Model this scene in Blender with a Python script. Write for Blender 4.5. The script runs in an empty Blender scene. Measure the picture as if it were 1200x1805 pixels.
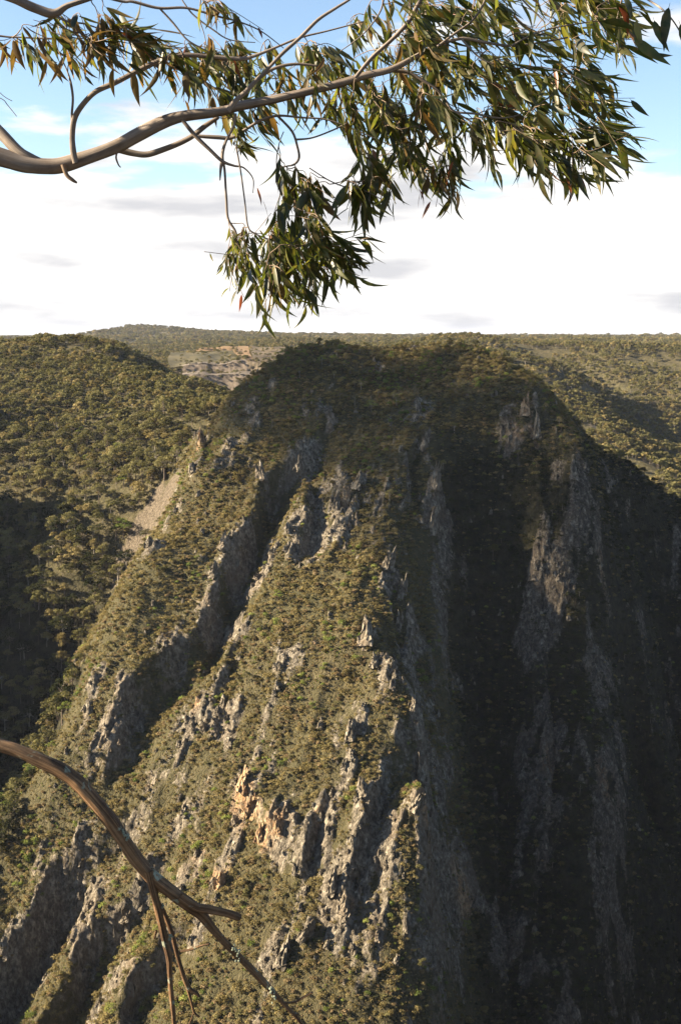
import bpy, math, random
import numpy as np
from mathutils import Vector, Matrix

# ------------------------------------------------------------------ camera, sky, sun
SC = bpy.context.scene
F = 2148.0                       # focal length in pixels of the 1200 x 1805 photograph
PITCH = math.atan(312.5 / F)
cam_data = bpy.data.cameras.new('camera')
cam = bpy.data.objects.new('camera', cam_data)
SC.collection.objects.link(cam)
SC.camera = cam
cam.location = (0, 0, 0)
cam.rotation_euler = (math.radians(90) - PITCH, 0, 0)
cam_data.sensor_fit = 'VERTICAL'
cam_data.sensor_height = 24
cam_data.lens = 24 * F / 1805
cam_data.clip_start = 0.05
cam_data.clip_end = 60000

SUN_AZ = math.radians(-93)       # from +Y towards +X
SUN_EL = math.radians(25)
SUN_DIR = Vector((math.sin(SUN_AZ) * math.cos(SUN_EL), math.cos(SUN_AZ) * math.cos(SUN_EL), math.sin(SUN_EL)))
sun_d = bpy.data.lights.new('sun', 'SUN')
sun_d.energy = 5.0
sun_d.angle = math.radians(0.55)
sun_d.color = (1.0, 0.83, 0.61)
sun = bpy.data.objects.new('sun', sun_d)
SC.collection.objects.link(sun)
sun.rotation_euler = SUN_DIR.to_track_quat('Z', 'Y').to_euler()
sun.location = (-40, 20, 60)

SC.view_settings.view_transform = 'Standard'
SC.view_settings.look = 'None'
SC.view_settings.gamma = 1
SC.view_settings.use_curve_mapping = False
SC.view_settings.exposure = 2.25
SC.cycles.max_bounces = 6
SC.cycles.diffuse_bounces = 2
SC.cycles.glossy_bounces = 2
SC.cycles.transmission_bounces = 3
SC.cycles.volume_bounces = 0
SC.cycles.use_denoising = True

W = bpy.data.worlds.new('World'); SC.world = W; W.use_nodes = True
def build_world():
    nt = W.node_tree; nt.nodes.clear(); N = nt.nodes.new; L = nt.links.new
    out = N('ShaderNodeOutputWorld')
    sky = N('ShaderNodeTexSky'); sky.sky_type = 'NISHITA'; sky.sun_disc = False
    sky.sun_elevation = SUN_EL; sky.sun_rotation = SUN_AZ
    sky.air_density = 1.0; sky.dust_density = 0.6; sky.ozone_density = 1.2; sky.altitude = 600
    bg = N('ShaderNodeBackground'); bg.inputs[1].default_value = 0.05
    L(sky.outputs[0], bg.inputs[0])
    tc = N('ShaderNodeTexCoord'); sep = N('ShaderNodeSeparateXYZ'); L(tc.outputs['Generated'], sep.inputs[0])
    def math_(op, a, b=None, c=None):
        m = N('ShaderNodeMath'); m.operation = op
        for i, x in enumerate((a, b, c)):
            if x is None: continue
            if isinstance(x, (int, float)): m.inputs[i].default_value = x
            else: L(x, m.inputs[i])
        return m.outputs[0]
    zc = math_('MAXIMUM', sep.outputs[2], 0.0)
    den = math_('ADD', zc, 0.10)
    px = math_('DIVIDE', sep.outputs[0], den); py = math_('DIVIDE', sep.outputs[1], den)
    cmb = N('ShaderNodeCombineXYZ'); L(px, cmb.inputs[0]); L(py, cmb.inputs[1]); cmb.inputs[2].default_value = 1.7
    n1 = N('ShaderNodeTexNoise'); n1.inputs['Scale'].default_value = 1.5; n1.inputs['Detail'].default_value = 7; n1.inputs['Roughness'].default_value = 0.55
    L(cmb.outputs[0], n1.inputs['Vector'])
    # cumulus cover thickens towards the horizon, thins out overhead
    mr = N('ShaderNodeMapRange'); mr.interpolation_type = 'SMOOTHSTEP'
    L(zc, mr.inputs[0]); mr.inputs[1].default_value = 0.045; mr.inputs[2].default_value = 0.20; mr.inputs[3].default_value = 0.36; mr.inputs[4].default_value = -0.10
    s = math_('ADD', n1.outputs['Fac'], mr.outputs[0])
    mr2 = N('ShaderNodeMapRange'); mr2.interpolation_type = 'SMOOTHSTEP'
    L(s, mr2.inputs[0]); mr2.inputs[1].default_value = 0.50; mr2.inputs[2].default_value = 0.62
    # soft greyer undersides
    n2 = N('ShaderNodeTexNoise'); n2.inputs['Scale'].default_value = 4.2; n2.inputs['Detail'].default_value = 7
    cmb2 = N('ShaderNodeCombineXYZ'); den2 = math_('ADD', zc, 0.45); L(math_('DIVIDE', sep.outputs[0], den2), cmb2.inputs[0]); L(math_('DIVIDE', sep.outputs[1], den2), cmb2.inputs[1]); L(math_('MULTIPLY', zc, 9.0), cmb2.inputs[2])
    L(cmb2.outputs[0], n2.inputs['Vector'])
    cr = N('ShaderNodeValToRGB'); cr.color_ramp.elements[0].position = 0.33; cr.color_ramp.elements[0].color = (0.60, 0.60, 0.62, 1)
    cr.color_ramp.elements[1].position = 0.52; cr.color_ramp.elements[1].color = (0.95, 0.93, 0.90, 1)
    L(n2.outputs['Fac'], cr.inputs[0])
    bg2 = N('ShaderNodeBackground'); bg2.inputs[1].default_value = 0.27; L(cr.outputs[0], bg2.inputs[0])
    mx = N('ShaderNodeMixShader'); L(mr2.outputs[0], mx.inputs[0]); L(bg.outputs[0], mx.inputs[1]); L(bg2.outputs[0], mx.inputs[2])
    L(mx.outputs[0], out.inputs['Surface'])
build_world()

rng = np.random.default_rng(7)
random.seed(7)
COL = SC.collection

# ------------------------------------------------------------------ helpers
CP, SP = math.cos(PITCH), math.sin(PITCH)
def ray(u, v):
    a = (u - 600) / F; b = (902.5 - v) / F
    return np.array([a, CP + SP * b, -SP + CP * b])
def P(u, v, y):
    """the point at forward distance y metres seen where the photograph has (u, v)"""
    d = ray(u, v); return d * (y / d[1])

def hash3(ix, iy, iz):
    h = (ix.astype(np.int64) * 374761393 + iy.astype(np.int64) * 668265263 + iz.astype(np.int64) * 2147483647 // 3 * 2 + 1013904223) & 0xffffffff
    h = ((h ^ (h >> 13)) * 1274126177) & 0xffffffff
    h = ((h ^ (h >> 16)) * 2246822519) & 0xffffffff
    return ((h ^ (h >> 15)) & 0xffffff).astype(np.float64) / 0xffffff
def vnoise(x, y, z=None):
    """smooth value noise, -1..1"""
    if z is None: z = np.zeros_like(x)
    ix, iy, iz = np.floor(x), np.floor(y), np.floor(z)
    fx, fy, fz = x - ix, y - iy, z - iz
    fx = fx * fx * fx * (fx * (fx * 6 - 15) + 10); fy = fy * fy * fy * (fy * (fy * 6 - 15) + 10); fz = fz * fz * fz * (fz * (fz * 6 - 15) + 10)
    r = 0
    for dz in (0, 1):
        wz = fz if dz else 1 - fz
        if dz and not np.any(fz): continue
        for dy in (0, 1):
            wy = fy if dy else 1 - fy
            for dx in (0, 1):
                wx = fx if dx else 1 - fx
                r = r + hash3(ix + dx, iy + dy, iz + dz) * wx * wy * wz
    return r * 2 - 1
def fbm(x, y, o=4, z=None, g=0.5):
    a = 1; s = 0; n = 0
    for i in range(o):
        s = s + a * vnoise(x * 2 ** i + 17.3 * i, y * 2 ** i - 9.1 * i, None if z is None else z * 2 ** i + 3.7 * i); n += a; a *= g
    return s / n
def ridged(x, y, o=3, z=None, g=0.5):
    a = 1; s = 0; n = 0
    for i in range(o):
        s = s + a * (1 - 2 * np.abs(vnoise(x * 2 ** i + 7.3 * i, y * 2 ** i - 19.1 * i, None if z is None else z * 2 ** i + 3.7 * i))); n += a; a *= g
    return s / n
def S(x):
    x = np.clip(x, 0, 1); return x * x * (3 - 2 * x)

def mesh_obj(name, verts, faces, mat=None, parent=None, smooth=False, link=True, mats=None, midx=None):
    me = bpy.data.meshes.new(name)
    verts = np.asarray(verts, dtype=np.float32)
    if isinstance(faces, np.ndarray):
        n, k = faces.shape
        me.vertices.add(len(verts)); me.vertices.foreach_set('co', verts.ravel())
        me.loops.add(n * k); me.loops.foreach_set('vertex_index', faces.astype(np.int32).ravel())
        me.polygons.add(n)
        me.polygons.foreach_set('loop_start', np.arange(0, n * k, k, dtype=np.int32))
        try: me.polygons.foreach_set('loop_total', np.full(n, k, dtype=np.int32))
        except Exception: pass
        me.update(calc_edges=True)
    else:
        me.from_pydata([tuple(v) for v in verts], [], faces); me.update()
    if smooth: me.polygons.foreach_set('use_smooth', [True] * len(me.polygons))
    for m in (mats or ([mat] if mat else [])): me.materials.append(m)
    if midx is not None: me.polygons.foreach_set('material_index', np.asarray(midx, dtype=np.int32))
    o = bpy.data.objects.new(name, me)
    if link: COL.objects.link(o)
    if parent is not None: o.parent = parent
    return o
def tag(o, label=None, cat=None, group=None, kind=None):
    if label: o['label'] = label
    if cat: o['category'] = cat
    if group: o['group'] = group
    if kind: o['kind'] = kind
    return o
def attr(o, name, vals):
    a = o.data.attributes.new(name, 'FLOAT', 'POINT'); a.data.foreach_set('value', np.asarray(vals, dtype=np.float32))
def empty(name, loc):
    o = bpy.data.objects.new(name, None); COL.objects.link(o); o.location = loc; o.empty_display_size = 0.2; return o
def grid_faces(nx, ny):
    i = np.arange(nx - 1)[None, :] + np.arange(ny - 1)[:, None] * nx
    i = i.ravel(); return np.stack([i, i + 1, i + 1 + nx, i + nx], 1)

# ------------------------------------------------------------------ base height field
ctrl = []
def C_(pts):
    for u, v, y in pts: ctrl.append(P(u, v, y))
# main spur: skyline
sky_pts = [(470,664,640),(500,634,655),(540,612,668),(620,610,675),(700,608,684),(760,607,684),(850,608,665),(905,634,640),(955,678,612),(1003,738,596),(1054,818,582)]
C_(sky_pts)
C_([(450,700,630),(400,712,632),(600,700,628),(700,700,630),(800,700,616),(880,745,600),
    (560,800,590),(650,800,590),(740,790,580),(600,900,552),(690,900,552),(690,985,523),(600,1000,520),(645,1095,487),(550,1100,494),(450,1150,487),
    (735,1260,450),(600,1250,455),(500,1250,460),(400,1250,468),(300,1250,478),(350,1400,444),(500,1400,428),(600,1400,420),(700,1400,424),(752,1400,416),
    (250,1500,434),(150,1400,455),(0,1450,462),(0,1600,430),(150,1600,424),(300,1600,413),(450,1600,398),(600,1600,391),(740,1600,392),
    (0,1800,398),(200,1800,384),(400,1800,371),(600,1800,364),(755,1800,370),(400,2000,344),(700,2000,344),(0,2000,362),
    (500,800,600),(400,800,598),(350,900,572),(300,950,556),(400,1000,536),(300,1100,510)])
left_edge = [(330,835,592),(250,970,546),(200,1060,520),(150,1200,494),(85,1330,470),(0,1430,466)]
C_(left_edge)
for e in left_edge:
    p = P(*e); ctrl += [p + (-16, 10, -30), p + (-32, 20, -52)]
C_([(-150,1600,440),(-300,1500,470)])
# main spur: shaded right face
C_([(800,800,584),(850,900,578),(800,1000,552),(850,1100,556),(950,1000,552),(1045,900,562),(1050,1100,540),(950,1200,524),(850,1250,530),
    (790,1180,505),(800,1350,474),(850,1400,496),(950,1400,490),(1080,1300,508),(1085,1450,488),(950,1600,458),(850,1600,456),(800,1600,436),(1070,1600,466),(1050,1750,446),(900,1800,428),(810,1780,415),(900,2000,390)])
for e in [(1052,860,572),(1055,1000,552),(1060,1150,532),(1088,1300,508),(1092,1450,488),(1075,1600,466),(1055,1750,446)]:
    p = P(*e); ctrl += [p + (14, 12, -40), p + (34, 30, -58)]
# hill on the right, shaded side
C_([(1060,835,650),(1130,850,680),(1200,888,695),(1300,915,705),(1150,1000,668),(1200,1200,636),(1130,1300,620),(1200,1500,580),(1130,1600,556),(1200,1800,520),(1300,1300,610),(1300,1700,550),(1500,1000,700),(1500,1500,640)])
ctrl += [np.array(p, float) for p in [(150,770,-165),(260,820,-170),(60,790,-95),(-10,770,-70),(110,760,-120),(360,860,-180)]]
# left valley and slopes
WOOD0 = len(ctrl)
C_([(285,890,618),(235,930,606),(225,1000,600),(150,900,640),(0,900,668),(100,1000,612),(180,1060,590),(0,1100,600),(100,1200,570),(60,1310,550),(0,1300,556),(0,1400,545),(-150,1200,600),(-150,900,710),
    (150,800,690),(0,780,715),(0,700,770),(100,720,765),(200,750,725),(300,760,688),(250,820,655),(350,745,690),(400,695,730),(200,680,800),(300,690,770),(-150,720,790),
    (0,604,1010),(80,592,1010),(140,592,1000),(200,606,990),(300,643,910),(370,668,870),(-150,600,1000),(-400,590,900),(-700,640,760),(-700,900,640)])
ctrl += [np.array(p, float) for p in [(-256,660,-24),(-262,740,-20),(-256,580,-86),(-262,500,-132),(-330,420,-120),(-420,480,-95),(-420,620,-30),(-300,300,-150),(-120,1200,-90),(-250,1300,-60),(-60,1000,-90)]]  # includes an unseen ridge off the left edge, shaped to shade the valley
WOOD1 = len(ctrl)
# right far spur and hills
FAR0 = len(ctrl)
C_([(820,590,1750),(900,590,1700),(1000,593,1650),(1100,596,1600),(1200,600,1600),(1400,600,1500),
    (880,628,1420),(960,655,1330),(1040,692,1250),(1110,745,1150),(1190,800,1060),(1260,850,980),
    (1000,640,1540),(1080,690,1450),(1150,740,1330),(1220,780,1250),(1130,640,1500),(1200,660,1450),(1200,700,1380),(1300,700,1350),
    (920,720,1120),(1000,790,1000),(1060,820,930),(1120,850,930),(1200,880,900),(860,690,1180),(780,640,1350),(700,630,1500),(600,640,1500)])
FAR1 = len(ctrl)
ctrl += [np.array(p, float) for p in [(400,1000,-150),(0,1150,-110),(120,1000,-150)]]
# distant plateau
for y, z in ((2200, -32), (3000, -22), (5000, -14), (9000, -10), (16000, -6)):
    for a in (-70, -40, -15, 0, 15, 40, 70):
        t = math.radians(a); ctrl.append(np.array([y * math.sin(t), y * math.cos(t), z * (1 if a >= 0 else 1.6)]))
# gorge floor below the lookout and the plateau behind it
ctrl += [np.array(p, float) for p in [(0,300,-275),(-120,290,-285),(130,300,-300),(220,330,-310),(0,220,-300),(150,180,-290),(-150,180,-280),(0,90,-190),(-90,90,-190),(90,90,-190),(0,30,-95),(40,30,-100),(-40,30,-95),
         (0,-40,-2),(-60,-30,0),(60,-30,-3),(0,-300,8),(-400,-300,10),(400,-300,5),(-300,60,-110),(300,60,-60),(400,400,-150),(0,-3000,10),(-3000,-500,10),(3000,-500,5),(0,-16000,0),(-14000,-3000,0),(14000,-3000,0),(600,900,-60),(-800,900,10)]]
ctrl = np.array(ctrl)
ctrl[WOOD0:WOOD1, 2] -= 8.0; ctrl[FAR0:FAR1, 2] -= 9.0; ctrl[:len(sky_pts), 2] -= 3.5
def mq(d2, c): return np.sqrt(d2 + c * c)
def fit_rbf(pts):
    X = pts[:, :2]; n = len(X)
    sc_ = 100.0
    A = np.zeros((n + 3, n + 3)); d2 = ((X[:, None] - X[None]) ** 2).sum(2)
    A[:n, :n] = mq(d2, 9.0) / sc_ - np.eye(n) * 0.012
    A[:n, n] = 1; A[:n, n + 1:] = X / 1000; A[n, :n] = 1; A[n + 1:, :n] = X.T / 1000
    b = np.zeros(n + 3); b[:n] = pts[:, 2]
    return X, np.linalg.solve(A, b), sc_
RX, RW, RS = fit_rbf(ctrl)
def base_h(x, y):
    r = np.full(x.shape, RW[len(RX)]) + RW[len(RX) + 1] * x / 1000 + RW[len(RX) + 2] * y / 1000
    for i in range(len(RX)):
        r += RW[i] / RS * mq((x - RX[i, 0]) ** 2 + (y - RX[i, 1]) ** 2, 9.0)
    return r

# a 3 m table of the base, for hitting it with rays
GX = np.arange(-460, 700, 3.0); GY = np.arange(200, 1800, 3.0)
gx, gy = np.meshgrid(GX, GY)
GB = base_h(gx, gy)
def bil(G, x, y, X0=GX, Y0=GY):
    fx = np.clip((x - X0[0]) / (X0[1] - X0[0]), 0, len(X0) - 1.001); fy = np.clip((y - Y0[0]) / (Y0[1] - Y0[0]), 0, len(Y0) - 1.001)
    ix = fx.astype(int); iy = fy.astype(int); fx = fx - ix; fy = fy - iy
    return (G[iy, ix] * (1 - fx) + G[iy, ix + 1] * fx) * (1 - fy) + (G[iy + 1, ix] * (1 - fx) + G[iy + 1, ix + 1] * fx) * fy
def hit(u, v, G=None, y0=330, y1=1790):
    d = ray(u, v); ys = np.arange(y0, y1, 1.0)
    x = d[0] / d[1] * ys; z = d[2] / d[1] * ys
    g = bil(GB if G is None else G, x, ys)
    k = np.argmax(g >= z)
    if g[k] < z[k]: return None
    return np.array([x[k], ys[k], g[k]])

# rib crests: (u, v, drop in metres) down the image; the cliff drops on the right-hand side
CUESTAS = [
    ([(575,745,0),(548,790,10),(480,828,15),(440,915,18),(378,1040,22),(335,1125,20),(270,1165,15),(222,1210,16),(205,1290,14),(180,1350,4),(150,1390,0)], 6, 19),
    ([(250,1400,0),(200,1440,8),(112,1510,18),(60,1595,20),(0,1680,20),(-60,1800,20)], 6, 17),
    ([(300,1480,0),(225,1570,10),(150,1640,16),(118,1700,16),(60,1830,14)], 5, 20),
    ([(360,1590,0),(285,1650,8),(215,1760,14),(190,1850,14)], 5, 16),
    ([(530,770,0),(530,830,8),(535,900,12),(520,960,10),(500,1010,0)], 5, 20),
    ([(725,770,0),(722,800,8),(712,870,8),(700,910,0)], 3, 7),
    ([(755,790,0),(768,850,6),(765,960,10),(775,1050,12),(780,1180,14),(790,1260,8),(795,1300,0)], 4, 26),
    ([(672,975,0),(668,1010,8),(690,1120,9),(700,1160,0)], 3, 7),
    ([(712,1000,0),(720,1060,9),(715,1150,10),(720,1200,0)], 3, 12),
    ([(645,1090,0),(665,1140,10),(700,1210,12),(738,1275,16),(748,1340,14),(745,1420,14),(742,1480,16),(745,1560,16),(752,1650,18),(760,1800,20),(760,1900,10)], 4, 40),
    ([(700,1300,0),(655,1385,8),(640,1450,14),(615,1540,14),(600,1600,5),(590,1640,0)], 4, 20),
    ([(580,1380,0),(548,1450,6),(530,1530,7),(515,1580,0)], 3, 10),
    ([(440,1340,0),(425,1390,-5),(450,1460,-6),(480,1530,-3),(490,1560,0)], 3, 10),
    ([(410,1350,0),(415,1365,5),(425,1380,0)], 2, 8),
    ([(430,1100,0),(395,1180,4),(370,1290,6),(350,1330,0)], 3, 14),
    ([(620,830,0),(600,880,4),(590,960,6),(560,1000,0)], 4, 20),
    ([(900,690,0),(925,740,4),(950,830,6),(960,950,7),(950,1050,8),(960,1250,8),(950,1450,8),(930,1620,8),(940,1800,0)], 4, 22),
    ([(1010,800,0),(1020,900,5),(1030,1100,5),(1040,1250,6),(1035,1500,6),(1020,1700,4)], 3, 14),
    ([(880,1000,0),(870,1200,4),(865,1450,6),(880,1700,6),(880,1900,0)], 3, 16),
    ([(265,780,0),(282,800,6),(290,850,4),(292,870,0)], 3, 12),
    ([(350,740,0),(352,790,8),(350,820,4),(340,840,0)], 3, 12),
]
cuestas = []
for pts, w, Wd in CUESTAS:
    q = [(hit(u, v), a) for u, v, a in pts]
    q = [(h, a) for h, a in q if h is not None]
    cuestas.append((np.array([h for h, a in q])[:, :2], np.array([a for h, a in q], float), w, Wd))
def cuesta_h(x, y):
    z = np.zeros_like(x); cliff = np.zeros_like(x)
    wx = x + 3.5 * fbm(x / 14, y / 14, 3); wy = y + 3.5 * fbm(x / 14 + 50, y / 14, 3)
    for pts, A, w, Wd in cuestas:
        R = Wd + w + 12
        m = (x > pts[:, 0].min() - R) & (x < pts[:, 0].max() + R) & (y > pts[:, 1].min() - R) & (y < pts[:, 1].max() + R)
        if not m.any(): continue
        X, Y = wx[m], wy[m]; best = np.full(X.shape, 1e9); sd = np.full(X.shape, 1e9); am = np.zeros(X.shape)
        for i in range(len(pts) - 1):
            a, b = pts[i], pts[i + 1]; t = b - a; L2 = (t ** 2).sum() + 1e-9
            s = np.clip(((X - a[0]) * t[0] + (Y - a[1]) * t[1]) / L2, 0, 1)
            dx = X - a[0] - s * t[0]; dy = Y - a[1] - s * t[1]; d = np.hypot(dx, dy)
            sg = np.where((X - a[0]) * -t[1] + (Y - a[1]) * t[0] > 0, 1, -1)
            k = d < best; best[k] = d[k]; sd[k] = (d * sg)[k]; am[k] = (A[i] * (1 - s) + A[i + 1] * s)[k]
        am = am * 0.8 * (1 + 0.9 * fbm(X / 22, Y / 22, 3))
        d = np.where(sd > 0, sd, 0)
        z[m] += np.where(sd > 0, -am * S(d / w) * (1 - S((d - w) / Wd)), 0) + 0.16 * am * np.exp(-(sd / 5) ** 2)
        cliff[m] = np.maximum(cliff[m], S(np.abs(am) / 6) * np.exp(-((sd - w * 0.45) / (w * 0.75)) ** 2))
    return z, cliff

# painted rock (u, v, radius px, strength)
ROCKS = [(480,870,45,1),(500,910,40,1),(420,960,30,.8),(385,1010,35,.8),(440,1010,40,1),(610,880,60,1),(570,930,50,.9),(640,850,40,.8),(590,960,40,.7),(740,730,30,.9),(700,750,25,.5),
    (770,880,25,1),(770,960,25,1),(775,1050,30,1),(690,1020,22,1),(715,1070,25,1),(645,1120,25,1),(660,1160,25,.9),(690,1200,22,.9),(735,1280,25,.9),(740,1330,25,.9),(745,1420,30,1),(745,1380,25,1),
    (430,1420,26,1),(470,1480,30,1),(510,1470,26,.7),(395,1570,30,1),(350,1540,30,.9),(340,1450,40,.7),(620,1290,35,.8),(630,1340,35,.8),(600,1350,25,.6),(660,1450,40,1),(690,1520,50,1),(640,1560,40,1),(720,1450,40,1),
    (780,1450,50,1),(800,1550,50,1),(790,1620,40,1),(500,1680,40,1),(570,1640,40,1),(540,1600,35,.8),(590,1590,30,.9),(560,1470,30,.7),(380,1240,32,.8),(400,1280,40,.8),(340,1250,25,.7),(480,1180,40,.6),(540,1150,30,.4),
    (360,770,22,.9),(355,800,20,.8),(280,800,18,.9),(225,820,22,.8),(340,830,20,.8),(300,930,25,.8),(260,970,22,.9),(180,1180,25,.6),(150,1230,25,.6),(230,1230,40,.9),(290,1170,40,.9),(210,1290,40,.9),(400,1080,50,.9),
    (90,1460,30,.6),(100,1540,50,.9),(30,1680,50,.9),(150,1660,50,.8),(130,1600,40,.8),(240,1700,50,.8),(350,1650,40,.7),(920,730,40,1),(940,760,40,1),(1000,840,40,.9),(1030,870,30,.9),(960,820,35,.8),(970,1010,40,.9),(950,1100,50,.9),(960,1300,60,.9),
    (960,1400,50,.8),(1060,1000,30,.9),(1070,1250,40,.9),(1070,1400,50,.9),(1050,1600,50,.8),(900,1700,70,.9),(960,1500,50,.7),(840,1620,50,.9),(950,1760,60,.7),(900,1450,30,.5),(570,745,20,.7),(520,820,22,.7),
    (1050,750,20,.6),(1090,790,22,.6),(1130,800,22,.7),(1140,810,16,.6),(1050,700,10,.5)]
ORANGE = [(428,1410,22),(440,1450,18),(462,1495,16),(490,1475,16),(395,1575,15),(375,1560,10),(612,882,12),(600,888,8),(925,740,24),(945,760,16),(355,800,12),(745,1440,13),(550,1155,7),(528,1708,7),(560,1440,7),(510,1390,10),(450,1370,12),(820,1570,25),(1065,1370,14),(965,1350,12),(345,1250,9),(350,1500,12),(1060,1020,8),(620,1590,6),(1130,805,14)]
def blobs(lst, x, y, strength=True):
    r = np.zeros_like(x)
    for b in lst:
        h = hit(b[0], b[1])
        if h is None: continue
        rad = b[2] * h[1] / F
        r = np.maximum(r, (b[3] if strength else 1.0) * np.exp(-(((x - h[0]) ** 2 + ((y - h[1]) / 1.35) ** 2) / rad ** 2) ** 1.3))
    return r

QY = 1560.0
def near_amount(x, y):      # 1 on the main spur and close slopes
    return S((780 - y) / 120) * S((y - 200) / 60)
ST = np.array([0.33, 0.944])      # strike of the bedding
def height(x, y, slope=None, detail=True):
    r = np.hypot(x, y)
    b = base_h(x, y)
    far = S((y - 760) / 300)
    fade = S((r - 60) / 150)
    z = b + fade * ((4 + 8 * far) * fbm(x / 150, y / 150, 3) + far * 12 * fbm(x / 420 + 5, y / 420, 3) * S((3500 - r) / 2500))
    z = z + fade * (1 - far) * 1.6 * fbm(x / 30, y / 30, 3)
    # gullied flanks on the far hills
    z = z + far * S((2600 - r) / 800) * 17 * (ridged(x / 230 + 3, y / 300, 3) - 0.42)
    # distant hill and low ranges
    z = z + 45 * np.exp(-((x + 840) / np.where(x < -840, 130, 260)) ** 2 - ((y - 5200) / 900) ** 2) + 17 * np.exp(-((x + 480) / 480) ** 2 - ((y - 4600) / 700) ** 2) + 14 * np.exp(-((x + 110) / 120) ** 2 - ((y - 2600) / 200) ** 2)
    z = z + S((r - 3500) / 2500) * 12 * fbm(x / 1500, y / 1500, 3)
    pit = np.exp(-((((x + (600 - 415) * QY / F) / 105) ** 2 + ((y - QY + 90) / 130) ** 2)) ** 3); z = z - 42 * pit
    # cliff under the lookout
    led = S((2.1 + 0.35 * fbm(x / 1.7, y / 1.7, 2) - y) / 1.6)
    led_w = S((45 - r) / 25)
    zl = -1.65 + 0.12 * fbm(x / 1.5, y / 1.5, 3) - (1 - led) * (5 + 1.25 * np.maximum(y, 0) + 3 * fbm(x / 4, y / 4, 3))
    z = z * (1 - led_w) + np.where(y > 0, np.minimum(zl, zl * led_w + z * (1 - led_w)), zl) * led_w
    return z

# ------------------------------------------------------------------ materials
class NT:
    def __init__(s, name):
        s.m = bpy.data.materials.new(name); s.m.use_nodes = True; s.t = s.m.node_tree; s.t.nodes.clear()
        s.out = s.t.nodes.new('ShaderNodeOutputMaterial')
    def n(s, typ, **kw):
        o = s.t.nodes.new(typ)
        for k, v in kw.items():
            if k.startswith('_'): setattr(o, k[1:], v)
            else: o.inputs[k.replace('__', ' ')].default_value = v
        return o
    def l(s, a, b): s.t.links.new(a, b)
    def ramp(s, fac, stops):
        r = s.t.nodes.new('ShaderNodeValToRGB'); e = r.color_ramp.elements
        while len(e) < len(stops): e.new(0.5)
        for q, (p, c) in zip(e, stops): q.position = p; q.color = (*c, 1) if len(c) == 3 else c
        s.l(fac, r.inputs[0]); return r.outputs[0]
    def mix(s, f, a, b, mode='MIX'):
        m = s.t.nodes.new('ShaderNodeMix'); m.data_type = 'RGBA'; m.blend_type = mode
        for i, x in ((0, f), (6, a), (7, b)):
            if hasattr(x, 'is_linked'): s.l(x, m.inputs[i])
            elif i == 0: m.inputs[0].default_value = x
            else: m.inputs[i].default_value = (*x, 1)
        return m.outputs[2]
    def m_(s, op, a, b=None, clamp=False):
        m = s.t.nodes.new('ShaderNodeMath'); m.operation = op; m.use_clamp = clamp
        for i, x in enumerate((a, b)):
            if x is None: continue
            if isinstance(x, (int, float)): m.inputs[i].default_value = x
            else: s.l(x, m.inputs[i])
        return m.outputs[0]
    def noise(s, vec, scale, detail=4, rough=0.55, dist=0):
        n = s.n('ShaderNodeTexNoise', Scale=scale, Detail=detail, Roughness=rough, Distortion=dist); s.l(vec, n.inputs['Vector']); return n.outputs['Fac']
    def mapping(s, vec, scale):
        m = s.n('ShaderNodeMapping'); m.inputs['Scale'].default_value = scale; s.l(vec, m.inputs[0]); return m.outputs[0]

def rock_nodes(t, pos, orange):
    """limestone colour and relief, scale in metres"""
    flute = t.mapping(pos, (1, 1, 0.62))
    n1 = t.noise(flute, 0.42, 7, 0.72); n2 = t.noise(flute, 0.85, 5, 0.7); n3 = t.noise(pos, 0.05, 3)
    c = t.ramp(n1, [(0.33, (0.060, 0.048, 0.036)), (0.45, (0.135, 0.115, 0.086)), (0.55, (0.235, 0.205, 0.155)), (0.66, (0.40, 0.355, 0.275))])
    c = t.mix(t.ramp(n2, [(0.38, (0.85,) * 3), (0.54, (0, 0, 0))]), c, (0.040, 0.036, 0.026))
    c = t.mix(t.ramp(n3, [(0.5, (0, 0, 0)), (0.7, (0.5,) * 3)]), c, (0.20, 0.155, 0.105))
    if orange is not None:
        oc = t.ramp(n1, [(0.33, (0.16, 0.085, 0.04)), (0.5, (0.36, 0.225, 0.115)), (0.66, (0.52, 0.38, 0.22))])
        f = t.m_('MULTIPLY', orange, t.ramp(n2, [(0.34, (0.0,) * 3), (0.54, (0.95,) * 3)]))
        c = t.mix(f, c, oc)
    return c, n1, n2
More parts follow.
